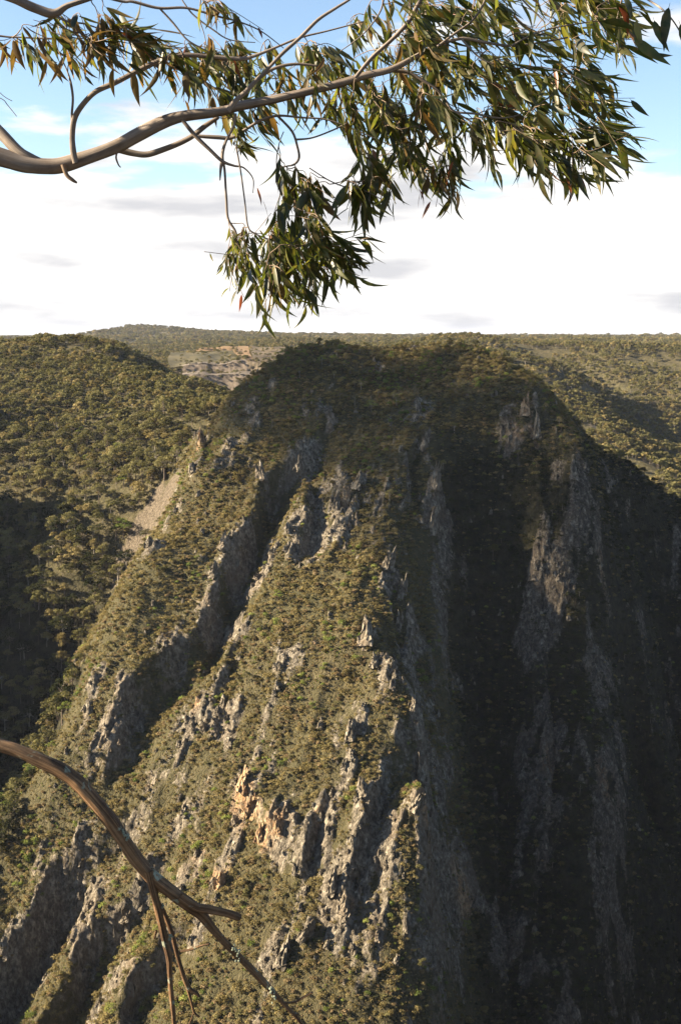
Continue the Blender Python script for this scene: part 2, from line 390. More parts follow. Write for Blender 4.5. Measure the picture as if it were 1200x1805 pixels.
def make_terrain_mat():
    t = NT('limestone_and_scrub_ground')
    g = t.n('ShaderNodeNewGeometry'); pos = g.outputs['Position']
    ar = t.n('ShaderNodeAttribute', _attribute_name='rock'); ao = t.n('ShaderNodeAttribute', _attribute_name='orange')
    c, n1, n2 = rock_nodes(t, pos, ao.outputs['Fac'])
    s1 = t.noise(pos, 0.25, 5, 0.65); s2 = t.noise(pos, 0.02, 3)
    soil = t.ramp(s1, [(0.3, (0.036, 0.031, 0.016)), (0.5, (0.085, 0.070, 0.036)), (0.7, (0.155, 0.125, 0.072))])
    soil = t.mix(s2, soil, (0.062, 0.060, 0.028))
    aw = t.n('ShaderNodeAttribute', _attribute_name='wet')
    soil = t.mix(aw.outputs['Fac'], soil, t.ramp(s1, [(0.35, (0.010, 0.011, 0.006)), (0.65, (0.050, 0.045, 0.024))]))  # soil darkened here to paint shade into its colour
    s3 = t.noise(t.mapping(pos, (1, 1, 0.7)), 0.7, 5, 0.7)
    f = t.m_('ADD', t.m_('ADD', ar.outputs['Fac'], t.m_('MULTIPLY', t.m_('SUBTRACT', s1, 0.5), 0.9)), t.m_('MULTIPLY', t.m_('SUBTRACT', s3, 0.5), 1.1))
    f = t.ramp(f, [(0.32, (0, 0, 0)), (0.56, (1, 1, 1))])
    c = t.mix(t.m_('MULTIPLY', aw.outputs['Fac'], t.ramp(s3, [(0.40, (0.85,) * 3), (0.60, (0.12,) * 3)])), c, (0.040, 0.033, 0.027))  # rock toned down likewise, shade put into its colour
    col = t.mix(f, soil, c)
    asc = t.n('ShaderNodeAttribute', _attribute_name='scree')
    scr = t.ramp(t.noise(pos, 0.9, 5, 0.7), [(0.36, (0.065, 0.052, 0.034)), (0.62, (0.165, 0.135, 0.098))])
    col = t.mix(asc.outputs['Fac'], col, scr)
    b = t.n('ShaderNodeBsdfPrincipled', Roughness=0.93); b.inputs['Specular IOR Level'].default_value = 0.15
    t.l(col, b.inputs['Base Color'])
    vo = t.n('ShaderNodeTexVoronoi', Scale=0.55, _feature='DISTANCE_TO_EDGE'); t.l(t.mapping(pos, (1, 1, 0.3)), vo.inputs['Vector'])
    crack = t.m_('MINIMUM', t.m_('MULTIPLY', vo.outputs['Distance'], 3.0), 0.5)
    h = t.m_('ADD', t.m_('MULTIPLY', n1, 1.6), t.m_('ADD', t.m_('MULTIPLY', n2, 0.7), t.m_('MULTIPLY', crack, 0.5)))
    bu = t.n('ShaderNodeBump', Strength=0.9, Distance=1.5); t.l(h, bu.inputs['Height']); t.l(bu.outputs[0], b.inputs['Normal'])
    t.l(b.outputs[0], t.out.inputs[0]); return t.m
M_TERR = make_terrain_mat()

# ------------------------------------------------------------------ the spur and the near valley sides (fine sheet)
FX = np.arange(-215, 262.01, 0.66); FY = np.arange(318, 742.01, 0.74)
fx_, fy_ = np.meshgrid(FX, FY)
sh = fx_.shape
z0 = height(fx_, fy_)
cz, cliff = cuesta_h(fx_, fy_)
z1 = z0 + cz
gyy, gxx = np.gradient(z0 + cz * 0.7, FY, FX)
slope = np.hypot(gxx, gyy)
on_spur = S((-gxx * 0 + 1))  # placeholder of ones
rock_paint = blobs(ROCKS, fx_, fy_); orange = blobs(ORANGE, fx_, fy_, False)
c_s = (fx_ * ST[1] - fy_ * ST[0]); a_s = (fx_ * ST[0] + fy_ * ST[1])
wob = 4 * fbm(fx_ / 40, fy_ / 40, 2)
patch = fbm((c_s + wob) / 11, a_s / 26, 4)
# the left valley side stays wooded: no outcrops far left of the spur edge
edge = np.array([hit(*e[:2])[:2] for e in left_edge] + [(-130, 380), (-150, 318)]); o_ = np.argsort(edge[:, 1])
ex = np.interp(fy_, edge[o_, 1], edge[o_, 0]); spur = S((fx_ - ex + 14) / 14) * S((740 - fy_) / 40)
right = S((fx_ - 40 - (560 - fy_) * 0.0 - 60) / 60)
face = S((fx_ - 45 + (fy_ - 480) * 0.05) / 18)
dapple = fbm((c_s + wob) / 5, a_s / 9, 3)
rock = np.clip(rock_paint * (0.62 + 1.0 * dapple) + 0.40 * cliff + S((slope - 0.9) / 1.2) * 0.30 * spur + spur * (patch * 0.72 + dapple * 0.4 - 0.02), 0, 1.0) * (0.1 + 0.9 * spur)
rock = np.maximum(rock, rock_paint * (0.5 + 1.1 * dapple) )
rock = rock * (1 + 0.5 * dapple) * np.clip(0.95 + 0.8 * fbm(fx_ / 17 + 3, fy_ / 17, 2), 0.3, 1.2)
rock = np.clip(rock - face * (0.36 - 0.30 * rock_paint) + face * (0.10 * patch + 0.32 * fbm(c_s / 3.2 + 20, a_s / 4.5, 3)), 0, 1)
# crags: fluted fins along the strike, blocks
fins = ridged((c_s + wob) / 6.5, a_s / 20, 3)
fins2 = ridged((c_s + wob) / 2.6 + 9, a_s / 8, 2)
blk = np.floor(3 * (fbm(c_s / 3.0, a_s / 6.0, 2) + 1)) / 3
z1 = z1 + rock * (2.0 * fins + 1.0 * fins2 + 1.5 * blk) + spur * 1.7 * ridged((c_s + wob) / 17, a_s / 60, 3)
steps = np.abs(((z1 / 7.5) % 1.0) - 0.5)        # ledges
z1 = z1 + rock * 1.6 * (steps - 0.25)
scree = np.zeros_like(z1)
for (u, v, r_) in [(300,865,17),(290,890,20),(275,910,20),(262,930,16),(250,950,14),(240,975,14),(225,1000,13),(205,1025,10),(312,848,10),(275,880,16),(262,905,16),(245,930,16),(235,950,14),(215,985,12)]:
    h = hit(u, v); rad = r_ * h[1] / F
    scree = np.maximum(scree, np.exp(-((((fx_ - h[0]) / rad) ** 2 + ((fy_ - h[1]) / (rad * 1.6)) ** 2)) ** 2))
scree = S(scree * 1.6 - 0.3 + 0.3 * fbm(fx_ / 4, fy_ / 4, 3))
rock = rock * (1 - scree)
jx = rock * (1.3 * fbm(fy_ / 3.2, z1 / 3.4, 3) + 0.5 * vnoise(fy_ / 1.1, z1 / 1.3)); jy = rock * (1.3 * fbm(fx_ / 3.2 + 40, z1 / 3.4, 3) + 0.5 * vnoise(fx_ / 1.1 + 9, z1 / 1.3))
ter = mesh_obj('rocky_spur_terrain', np.stack([(fx_ + jx).ravel(), (fy_ + jy).ravel(), z1.ravel()], 1), grid_faces(sh[1], sh[0]), M_TERR, smooth=True)
tag(ter, 'steep rocky limestone spur and wooded sides of the gorge', kind='structure')
painted_shade_m = np.clip(S((fx_ - 42 + (fy_ - 480) * 0.05) / 20), 0, 1) * S((-z1 - 35) / 30) + (1 - spur) * S((-z1 - 110) / 40) * (fx_ < 0)  # where shade is painted in: right face and deep left valley
attr(ter, 'wet', np.clip(painted_shade_m, 0, 1).ravel())
attr(ter, 'rock', rock.ravel()); attr(ter, 'orange', orange.ravel()); attr(ter, 'scree', scree.ravel())

# ------------------------------------------------------------------ the rest of the ground (polar sheet out to the horizon)
def build_far():
    th = np.radians(np.concatenate([np.arange(-180, -30, 3.0), np.arange(-30, -19, 0.6), np.arange(-19, 19, 0.11), np.arange(19, 30, 0.6), np.arange(30, 180.1, 3.0)]))
    rr = [0.01, 0.6]
    while rr[-1] < 20000:
        r = rr[-1]; rr.append(r + (0.25 if r < 6 else max(0.25, r * 0.06) if r < 300 else 4.0 if r < 1800 else max(4.0, r * 0.012)))
    rr = np.array(rr)
    T, R = np.meshgrid(th, rr); x = R * np.sin(T); y = R * np.cos(T)
    z = height(x, y)
    inside = (x > FX[0] + 6) & (x < FX[-1] - 6) & (y > FY[0] + 6) & (y < FY[-1] - 6)
    near = (x > FX[0] - 1) & (x < FX[-1] + 1) & (y > FY[0] - 1) & (y < FY[-1] + 1)
    rockf = blobs([b for b in ROCKS if b[0] > 1040 and b[1] < 830], x, y) * S((y - 742) / 10)
    rockf = np.maximum(rockf, S((30 - R) / 10) * 0.6)
    mid = S((y - 740) / 60) * S((2500 - R) / 700)
    z = z + mid * 1.5 * fbm(x / 18, y / 18, 3)
    # quarry pit and its benches, cut into the hill beyond the left shoulder
    orangef = blobs([b for b in ORANGE if b[0] > 1100], x, y, False) * rockf
    f = grid_faces(len(th), len(rr))
    keep = ~(inside.ravel()[f].all(1))
    z = np.where(near & ~(y < FY[0] + 5), z - 0.0, z)
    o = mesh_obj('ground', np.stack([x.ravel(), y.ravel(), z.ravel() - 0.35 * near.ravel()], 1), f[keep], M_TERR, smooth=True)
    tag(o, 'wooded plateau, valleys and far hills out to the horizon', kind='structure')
    attr(o, 'wet', (S((x - 60) / 40) * S((-z - 90) / 40) * S((1000 - y) / 100)).ravel())  # shade painted into the ground colour beyond the right face
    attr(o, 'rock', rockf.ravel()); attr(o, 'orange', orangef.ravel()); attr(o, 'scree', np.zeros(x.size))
    return o
ground = build_far()
#==VEG==
# ------------------------------------------------------------------ foliage materials
def leaf_mat(name, dark, mid, light, transl=0.25):
    t = NT(name)
    oi = t.n('ShaderNodeObjectInfo'); g = t.n('ShaderNodeNewGeometry')
    isl = g.outputs['Random Per Island']
    f = t.m_('ADD', t.m_('MULTIPLY', oi.outputs['Random'], 0.62), t.m_('MULTIPLY', isl, 0.38))
    c = t.ramp(f, [(0.1, dark), (0.5, mid), (0.9, light)])
    d = t.n('ShaderNodeBsdfDiffuse'); t.l(c, d.inputs[0])
    tr = t.n('ShaderNodeBsdfTranslucent'); t.l(t.mix(0.6, c, (1.0, 0.95, 0.35), 'MULTIPLY'), tr.inputs[0])
    mx = t.n('ShaderNodeMixShader'); mx.inputs[0].default_value = transl
    t.l(d.outputs[0], mx.inputs[1]); t.l(tr.outputs[0], mx.inputs[2]); t.l(mx.outputs[0], t.out.inputs[0]); return t.m
M_GUM = leaf_mat('olive_gum_foliage', (0.082, 0.078, 0.033), (0.125, 0.117, 0.048), (0.19, 0.172, 0.078))
M_GREEN = leaf_mat('fresh_green_foliage', (0.08, 0.11, 0.03), (0.15, 0.18, 0.045), (0.23, 0.25, 0.07))
M_SCRUB = leaf_mat('brown_olive_scrub_foliage', (0.105, 0.085, 0.036), (0.18, 0.147, 0.062), (0.28, 0.228, 0.105))
M_GULLY = leaf_mat('shade_darkened_gully_foliage', (0.015, 0.019, 0.008), (0.032, 0.037, 0.015), (0.065, 0.064, 0.027))  # dark gully species, darkened further to paint shade into the leaves
M_HEATH = leaf_mat('dry_heath_foliage', (0.10, 0.073, 0.040), (0.20, 0.148, 0.076), (0.31, 0.235, 0.135))
def bark_small():
    t = NT('pale_gum_bark'); oi = t.n('ShaderNodeObjectInfo')
    c = t.ramp(oi.outputs['Random'], [(0, (0.07, 0.055, 0.042)), (0.75, (0.14, 0.115, 0.092)), (0.95, (0.30, 0.27, 0.22))])
    d = t.n('ShaderNodeBsdfDiffuse'); t.l(c, d.inputs[0]); t.l(d.outputs[0], t.out.inputs[0]); return t.m
M_BARKS = bark_small()

# ------------------------------------------------------------------ far plant prototypes
def tube(pts, rad, k=5):
    pts = np.asarray(pts, float); V = []; Fc = []
    for i, p in enumerate(pts):
        t = pts[min(i + 1, len(pts) - 1)] - pts[max(i - 1, 0)]; t = t / (np.linalg.norm(t) + 1e-9)
        a = np.cross(t, (0.3, 0.9, 0.2)); a /= np.linalg.norm(a) + 1e-9; b = np.cross(t, a)
        for j in range(k):
            w = 2 * math.pi * j / k; V.append(p + rad[i] * (a * math.cos(w) + b * math.sin(w)))
    for i in range(len(pts) - 1):
        for j in range(k):
            q = i * k; Fc.append((q + j, q + (j + 1) % k, q + k + (j + 1) % k, q + k + j))
    return np.array(V), Fc
def leaf_faces(R, centres, radii, n, size, flat=0.62, shell=True):
    """n small leaf-spray faces spread through ellipsoid clumps"""
    w = np.array([r ** 2 for r in radii]); w = w / w.sum()
    k = R.choice(len(centres), n, p=w)
    d = R.normal(size=(n, 3)); d /= np.linalg.norm(d, axis=1)[:, None]; d[:, 2] = np.where(d[:, 2] < -0.35, -d[:, 2], d[:, 2])
    rad = (R.random(n) ** (0.33 if not shell else 0.2))[:, None]
    p = np.asarray(centres)[k] + d * rad * np.asarray(radii)[k][:, None] * np.array([1, 1, flat])
    nrm = d * 0.7 + R.normal(size=(n, 3)) * 0.55 + np.array([0, 0, 0.35]); nrm /= np.linalg.norm(nrm, axis=1)[:, None]
    a = np.cross(nrm, R.normal(size=(n, 3))); a /= np.linalg.norm(a, axis=1)[:, None]; b = np.cross(nrm, a)
    s = size * (0.6 + 0.8 * R.random(n))[:, None]
    V = np.stack([p - a * s, p - b * s * 0.55 + nrm * s * .12, p + a * s, p + b * s * 0.55 + nrm * s * .12], 1).reshape(-1, 3)
    return V, np.arange(n * 4).reshape(n, 4)
def make_gum(R, H, crown_r, nclump, nleaf, size, spread=1.0, sparse=False):
    """returns trunk (verts, faces) and crown (verts, faces); base at the origin"""
    lean = R.normal(size=2) * 0.05 * H
    hb = H * (0.45 + 0.12 * R.random())
    top = np.array([lean[0], lean[1], H * 0.8])
    V, Fc = tube([(0, 0, -0.8), (lean[0] * .3, lean[1] * .3, hb * .5), (lean[0] * .6, lean[1] * .6, hb), top], [H * .022, H * .018, H * .014, H * .006])
    V = list(V); Fc = list(Fc); cs = []; rs = []
    for i in range(nclump):
        an = 2.4 * i + R.random() * 1.2; rr = crown_r * spread * math.sqrt((i + 0.3) / nclump) * (0.7 + 0.4 * R.random())
        z = H * (0.94 - 0.36 * (rr / crown_r) ** 1.6) - H * 0.18 * R.random()
        c = np.array([lean[0] + math.cos(an) * rr, lean[1] + math.sin(an) * rr, z]); cs.append(c); rs.append(crown_r * (0.30 + 0.22 * R.random()))
        b0 = np.array([lean[0] * .6, lean[1] * .6, hb * (0.85 + 0.4 * R.random())])
        m = (b0 + c) / 2 + np.array([0, 0, -0.06 * H]); tv, tf = tube([b0, m, c + (0, 0, -0.1)], [H * .011, H * .008, H * .004], 4)
        n0 = len(V); V += list(tv); Fc += [tuple(q + n0 for q in f) for f in tf]
    LV, LF = leaf_faces(R, cs, rs, nleaf, size)
    return (np.array(V), Fc), (LV, LF)
def make_shrub(R, r, h, ncl, nleaf, size):
    cs = [np.array([math.cos(2.4 * i) * r * .55 * math.sqrt(i / ncl), math.sin(2.4 * i) * r * .55 * math.sqrt(i / ncl), h * (0.45 + 0.25 * R.random())]) for i in range(ncl)]
    rs = [r * (0.45 + 0.2 * R.random()) for _ in range(ncl)]
    return leaf_faces(R, cs, rs, nleaf, size, flat=max(0.5, h / r * 0.6))
R1 = np.random.default_rng(21)
proto_col = bpy.data.collections.new('plant_prototypes')         # used only as instance sources, not linked to the scene
def proto_join(name, trunk, crown, mat):
    (tv, tf), (lv, lf) = trunk, crown
    n = len(tv); faces = [tuple(f) for f in tf] + [tuple(int(q) + n for q in f) for f in lf]
    o = mesh_obj(name, np.concatenate([tv, lv]), faces, link=False, mats=[M_BARKS, mat], midx=[0] * len(tf) + [1] * len(lf))
    return o
GUMS = []          # (trunk mesh, crown mesh, height)
tree_col = bpy.data.collections.new('tree_prototypes'); far_col = bpy.data.collections.new('far_tree_prototypes'); shrub_col = bpy.data.collections.new('shrub_prototypes')
for i in range(11):
    H = [10, 12, 9, 11, 13, 8, 10, 9, 10, 12, 8][i]
    tr, cr = make_gum(R1, H, H * 0.36, 9 + i % 4, 620, 0.36)
    mt = [M_GUM, M_GUM, M_SCRUB, M_GUM, M_GREEN, M_SCRUB, M_GUM, M_GUM, M_GULLY, M_GULLY, M_GULLY][i]
    to = mesh_obj('trunk', *tr, M_BARKS, link=False); co = mesh_obj('crown', *cr, mt, link=False)
    GUMS.append((to.data, co.data, H))
    tree_col.objects.link(proto_join('gum_%s' % 'abcdefghijk'[i], tr, cr, mt))
for i in range(4):
    tr, cr = make_gum(R1, 10, 4.2, 8, 170, 0.85)
    far_col.objects.link(proto_join('far_gum_%s' % 'abcd'[i], tr, cr, [M_GUM, M_GUM, M_SCRUB, M_GUM][i]))
SHRUBS = []
for i in range(8):
    r = [1.5, 1.2, 1.9, 1.0, 1.4, 1.2, 1.5, 1.3][i]; h = [1.6, 1.8, 1.9, 1.3, 2.1, 1.2, 1.8, 1.5][i]
    v, f = make_shrub(R1, r, h, 4 + i % 3, 150, 0.20)
    o = mesh_obj('shrub_%s' % 'abcdefgh'[i], v, f, [M_SCRUB, M_GUM, M_SCRUB, M_HEATH, M_GREEN, M_HEATH, M_GULLY, M_GULLY][i], link=False)
    SHRUBS.append(o.data); shrub_col.objects.link(o)
# bare dead tree
def make_bare(R, H):
    V = []; Fc = []
    def add(p):
        tv, tf = tube(*p, 4); n0 = len(V); V.extend(tv); Fc.extend([tuple(q + n0 for q in f) for f in tf])
    add(([(0, 0, -.5), (0.1, 0, H * .4), (-.1, .1, H * .75), (0.2, 0, H)], [H * .02, H * .016, H * .009, H * .003]))
    for i in range(9):
        z = H * (0.4 + 0.05 * i); an = 2.4 * i; l = H * (.34 - .02 * i); d = np.array([math.cos(an), math.sin(an), 0.9])
        b = np.array([0, 0, z]); add(([b, b + d * l * .5, b + d * l + (0, 0, l * .3)], [H * .008, H * .005, H * .002]))
    return np.array(V), Fc
BARE = mesh_obj('dead_tree_source', *make_bare(R1, 8), M_BARKS, link=False).data

# ------------------------------------------------------------------ scattering
def ter_z(x, y):
    """ground height under (x, y)"""
    inside = (x > FX[0] + 2) & (x < FX[-1] - 2) & (y > FY[0] + 2) & (y < FY[-1] - 2)
    z = np.zeros(len(x)); z[inside] = bil(z1, x[inside], y[inside], FX, FY)
    o = ~inside
    if o.any(): z[o] = height(x[o], y[o]) + S((y[o] - 740) / 60) * S((2500 - np.hypot(x[o], y[o])) / 700) * 1.5 * fbm(x[o] / 18, y[o] / 18, 3)
    return z
def jitter_grid(x0, x1, y0, y1, s, fov=0.36, R=rng):
    X, Y = np.meshgrid(np.arange(x0, x1, s), np.arange(y0, y1, s)); X = X.ravel() + R.random(X.size) * s; Y = Y.ravel() + R.random(Y.size) * s
    k = np.abs(X) < fov * Y + 25; return X[k], Y[k]
def project(p):
    x, y, z = p[:, 0], p[:, 1], p[:, 2]
    dep = y * CP - z * SP; up = y * SP + z * CP
    return 600 + F * x / dep, 902.5 - F * up / dep, dep
VG = np.full((len(GY), len(GX)), 0.0)
VG = height(gx, gy); _c, _k = cuesta_h(gx, gy); VG = VG + _c
def visible(p, h):
    """rough line of sight from the lookout to the top of a plant"""
    t = p + np.array([0, 0, 1.0]) * np.asarray(h)[:, None]
    vis = np.ones(len(p), bool)
    for s in np.linspace(0.35, 0.985, 90):
        q = t * s; m = (q[:, 0] > GX[0]) & (q[:, 0] < GX[-1]) & (q[:, 1] > GY[0]) & (q[:, 1] < GY[-1])
        g = np.full(len(p), -1e9); g[m] = bil(VG, q[m, 0], q[m, 1]); vis &= g < q[:, 2] + 1.0
    u, v, d = project(t); return vis & (u > -10) & (u < 1210) & (v > 560) & (v < 1830)
def stuff_instances(name, label, pts, scale, idx, src):
    me = bpy.data.meshes.new(name); me.vertices.add(len(pts)); me.vertices.foreach_set('co', np.asarray(pts, np.float32).ravel()); me.update()
    o = bpy.data.objects.new(name, me); COL.objects.link(o); attr(o, 'scl', scale)
    a = me.attributes.new('pick', 'INT', 'POINT'); a.data.foreach_set('value', np.asarray(idx, np.int32))
    a = me.attributes.new('rotz', 'FLOAT', 'POINT'); a.data.foreach_set('value', (rng.random(len(pts)) * 6.283).astype(np.float32))
    tag(o, label, kind='stuff')
    nt = bpy.data.node_groups.new(name + '_scatter', 'GeometryNodeTree')
    nt.interface.new_socket('Geometry', in_out='INPUT', socket_type='NodeSocketGeometry'); nt.interface.new_socket('Geometry', in_out='OUTPUT', socket_type='NodeSocketGeometry')
    N = nt.nodes.new; L = nt.links.new
    gi = N('NodeGroupInput'); go = N('NodeGroupOutput'); ip = N('GeometryNodeInstanceOnPoints'); ci = N('GeometryNodeCollectionInfo')
    ci.inputs[0].default_value = src; ci.inputs['Separate Children'].default_value = True; ci.inputs['Reset Children'].default_value = True
    def na(nm, ty):
        q = N('GeometryNodeInputNamedAttribute'); q.data_type = ty; q.inputs[0].default_value = nm; return q.outputs[0]
    cx = N('ShaderNodeCombineXYZ'); L(na('rotz', 'FLOAT'), cx.inputs[2]); e2r = N('FunctionNodeEulerToRotation'); L(cx.outputs[0], e2r.inputs[0])
    L(gi.outputs[0], ip.inputs['Points']); L(ci.outputs[0], ip.inputs['Instance']); ip.inputs['Pick Instance'].default_value = True
    L(na('pick', 'INT'), ip.inputs['Instance Index']); L(e2r.outputs[0], ip.inputs['Rotation']); L(na('scl', 'FLOAT'), ip.inputs['Scale'])
    L(ip.outputs[0], go.inputs[0])
    md = o.modifiers.new('scatter', 'NODES'); md.node_group = nt; return o

# trees on the near ground
rock_at = lambda x, y: bil(rock, x, y, FX, FY)
spur_at = lambda x, y: bil(spur, x, y, FX, FY)
slope_at = lambda x, y: bil(slope, x, y, FX, FY)
scree_at = lambda x, y: bil(scree, x, y, FX, FY)
x, y = jitter_grid(FX[0] + 3, FX[-1] - 3, FY[0] + 3, FY[-1] - 3, 4.1)
u_, v_, d_ = project(np.stack([x, y, ter_z(x, y)], 1))
sp = spur_at(x, y); rk = rock_at(x, y); r = rng.random(len(x))
crest = S((720 - v_) / 60)                                      # woodland on the spur's summit
face_r = S((u_ - 770) / 40) * sp                                # wooded gullies on the shaded face
dens = (1 - sp) * (0.52 + 0.14 * S((v_ - 900) / 150)) + sp * (crest * 0.55 + (1 - crest) * (0.05 + 0.26 * face_r)) * (1 - S((rk - 0.25) / 0.3))
k = (r < dens) & (scree_at(x, y) < 0.2)
tx, ty = x[k], y[k]; tsp = sp[k]; tcr = crest[k]
tz = ter_z(tx, ty); tpts = np.stack([tx, ty, tz - 0.2], 1)
tscl = np.where(tsp > 0.5, 0.36 + 0.26 * rng.random(len(tx)), 0.72 + 0.55 * rng.random(len(tx)) ** 1.5 + 0.15 * fbm(tx / 30, ty / 30, 2))
tidx = rng.choice([0, 1, 2, 3, 5, 6, 7, 4], len(tx), p=[.17, .15, .14, .15, .15, .12, .10, .02]); tidx = np.where((tsp > 0.5) & (rng.random(len(tx)) < 0.5), 5, tidx)
wet = (S((tx - 42 + (ty - 480) * 0.05) / 20) * S((v_[k] - 740) / 160) > 0.5) | ((tsp < 0.5) & (tx < 0) & (tz < -95) & (rng.random(len(tx)) < 0.42))  # trees that take the shade-darkened foliage
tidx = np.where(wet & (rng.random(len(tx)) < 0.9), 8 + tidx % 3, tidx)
TH = np.array([g[2] for g in GUMS])
vis = visible(tpts, TH[tidx] * tscl)
_, _, dep = project(tpts)
size_px = TH[tidx] * tscl / dep * vis
order = np.argsort(-size_px); single = np.zeros(len(tx), bool); single[order[:292]] = True; single &= vis

def add_tree(p, i, s, label, group, rz):
    e = empty('gum_tree', p); e.scale = (s, s, s * (0.9 + 0.25 * random.random())); e.rotation_euler[2] = rz
    tag(e, label, 'tree', group)
    for nm, me in (('trunk', GUMS[i][0]), ('crown', GUMS[i][1])):
        c = bpy.data.objects.new(nm, me); COL.objects.link(c); c.parent = e
    return e
KIND = ['olive', 'olive', 'brownish olive', 'olive', 'fresh green', 'brownish olive', 'grey-green', 'grey-green', 'dark green', 'dark green', 'dark green']
U_, V_, _ = project(tpts)
def zone(u, v, us, vs):
    return '%s, %s' % (next(n for t, n in vs if v < t), next(n for t, n in us if u < t))
for j in np.nonzero(single)[0]:
    if tsp[j] < 0.5:
        where = 'in the left valley forest' if tx[j] < 0 else 'on the dark right-hand slope'
        grp = 'gum trees on the left valley side' if tx[j] < 0 else 'gum trees on the dark right slope'
    else:
        where = 'in the summit woodland' if tcr[j] > 0.5 else 'on the rocky spur'
        grp = 'small gum trees on the rocky spur'
    add_tree(tpts[j], int(tidx[j]), float(tscl[j]), '%s%s gum %s, %s' % ('tall ' if TH[tidx[j]] * tscl[j] > 10.5 else '', KIND[tidx[j]], where, zone(U_[j], V_[j], [(60, 'by the left frame edge'), (150, 'off the left edge'), (260, 'near the scree scar'), (500, 'left of the summit'), (900, 'centre'), (1e9, 'toward the right')], [(760, 'uppermost'), (880, 'upper'), (1000, 'middle'), (1120, 'lower middle'), (1250, 'low'), (1e9, 'lowest')])), grp, rng.random() * 6.28)
rest = ~single
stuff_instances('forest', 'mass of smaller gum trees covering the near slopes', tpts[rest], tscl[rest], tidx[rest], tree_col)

# forest on the hills behind
fx2 = []; 
for (ya, yb, s, fs) in ((738, 1250, 5.6, 0.85), (1250, 1800, 7.5, 0.95), (1800, 2700, 12, 1.3), (2700, 5200, 26, 2.2), (5200, 8200, 60, 3.8)):
    X, Y = jitter_grid(-yb * 0.36 - 30, yb * 0.36 + 30, ya, yb, s)
    Z = ter_z(X, Y); keep = rng.random(len(X)) < 0.9
    rr_ = blobs([b for b in ROCKS if b[0] > 1040 and b[1] < 830], X, Y)
    bare = fbm(X / 45, Y / 45, 3) + 0.12 * rng.normal(size=len(X))
    keep &= (rng.random(len(X)) > rr_ * 0.75) & (bare > np.where(X > 150, -0.30, -0.45))
    qu, qv, _ = project(np.stack([X, Y, Z + 4], 1)); q = (qu > 318) & (qu < 508) & (Y > QY - 240) & (Y < QY + 152) & ((rng.random(len(X)) < 0.93) | (qv > 640))
    keep &= ~q
    X, Y, Z = X[keep], Y[keep], Z[keep]
    fx2.append((X, Y, Z, fs * (0.6 + 0.5 * rng.random(len(X)))))
X = np.concatenate([a[0] for a in fx2]); Y = np.concatenate([a[1] for a in fx2]); Z = np.concatenate([a[2] for a in fx2]); SS = np.concatenate([a[3] for a in fx2])
print('far trees', len(X), 'near trees', len(tx), 'single', single.sum())
stuff_instances('distant_forest', 'gum forest covering the hills behind the spur', np.stack([X, Y, Z - 0.4 - np.maximum(SS - 1, 0) * 8], 1), SS, rng.integers(0, 4, len(X)), far_col)

# scrub on the spur
x, y = jitter_grid(-170, 245, 330, 700, 0.98, fov=0.34)
sp = spur_at(x, y); rk = rock_at(x, y); r = rng.random(len(x))
pz = fbm(x / 9, y / 9, 3)
dens = sp * (0.34 + 0.58 * (1 - S((rk - 0.35) / 0.35))) * np.clip(0.85 + 0.95 * pz, 0.12, 1) * (1 - 0.5 * S((rk - 0.6) / 0.3))
k = (r < dens) & (scree_at(x, y) < 0.25 + 0.75 * (rng.random(len(x)) < 0.25))
sx, sy = x[k], y[k]; srk = rk[k]; sz = ter_z(sx, sy); spts = np.stack([sx, sy, sz - 0.15], 1)
sscl = (0.30 + 0.95 * rng.random(len(sx)) ** 3.2) * (1 + 0.25 * fbm(sx / 12, sy / 12, 2)) * (1 - 0.35 * S(srk * 1.5)) * 1.1
u_, v_, _ = project(spts)
pk = rng.random(len(sx)); brown = S((800 - v_) / 250)
pk = np.clip(pk + 0.42 * fbm(sx / 16 + 8, sy / 16, 3), 0, 0.999)
sidx = np.where(pk < 0.30 + 0.1 * (1 - brown), 0, np.where(pk < 0.50, 2, np.where(pk < 0.66 - 0.1 * brown, 1, np.where(pk < 0.84, 3, np.where(pk < 0.975, 5, 4)))))
scrub_painted_shade = S((sx - 42 + (sy - 480) * 0.05) / 16) * S((v_ - 720) / 160)  # share of scrub given the shade-darkened foliage
sidx = np.where(scrub_painted_shade * 0.82 > rng.random(len(sx)), 6 + sidx % 2, sidx)
vis = visible(spts, np.full(len(sx), 1.4)); _, _, dep = project(spts)
o_ = np.argsort(-(sscl / dep * vis)); sing = np.zeros(len(sx), bool); sing[o_[:292]] = True; sing &= vis
SK = ['brown-olive', 'grey-green', 'brown-olive', 'dry reddish-brown', 'fresh green', 'dry reddish-brown', 'dark green', 'dark green']
for j in np.nonzero(sing)[0]:
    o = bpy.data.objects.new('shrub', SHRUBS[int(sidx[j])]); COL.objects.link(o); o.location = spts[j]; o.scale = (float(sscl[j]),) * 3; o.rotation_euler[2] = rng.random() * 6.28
    side = 'sunlit left' if u_[j] < 640 else 'front' if u_[j] < 770 else 'shaded right'
    tag(o, '%s%s shrub on the spur, %s' % ('broad ' if sscl[j] > 1.25 else '', SK[int(sidx[j])], zone(u_[j], v_[j], [(150, 'at far left'), (300, 'beneath the dead branch'), (450, 'left of the orange slab'), (600, 'below the orange slab'), (720, 'left of the sharp crest'), (1e9, 'by the sharp crest')], [(1100, 'upper part'), (1300, 'middle part'), (1450, 'lower part'), (1600, 'near the bottom'), (1700, 'close to the bottom'), (1e9, 'lowest part')])), 'shrub', 'large shrubs on the rocky spur')
stuff_instances('scrub', 'low olive and brown scrub covering the rocky spur', spts[~sing], sscl[~sing], sidx[~sing], shrub_col)
print('shrubs', len(sx))

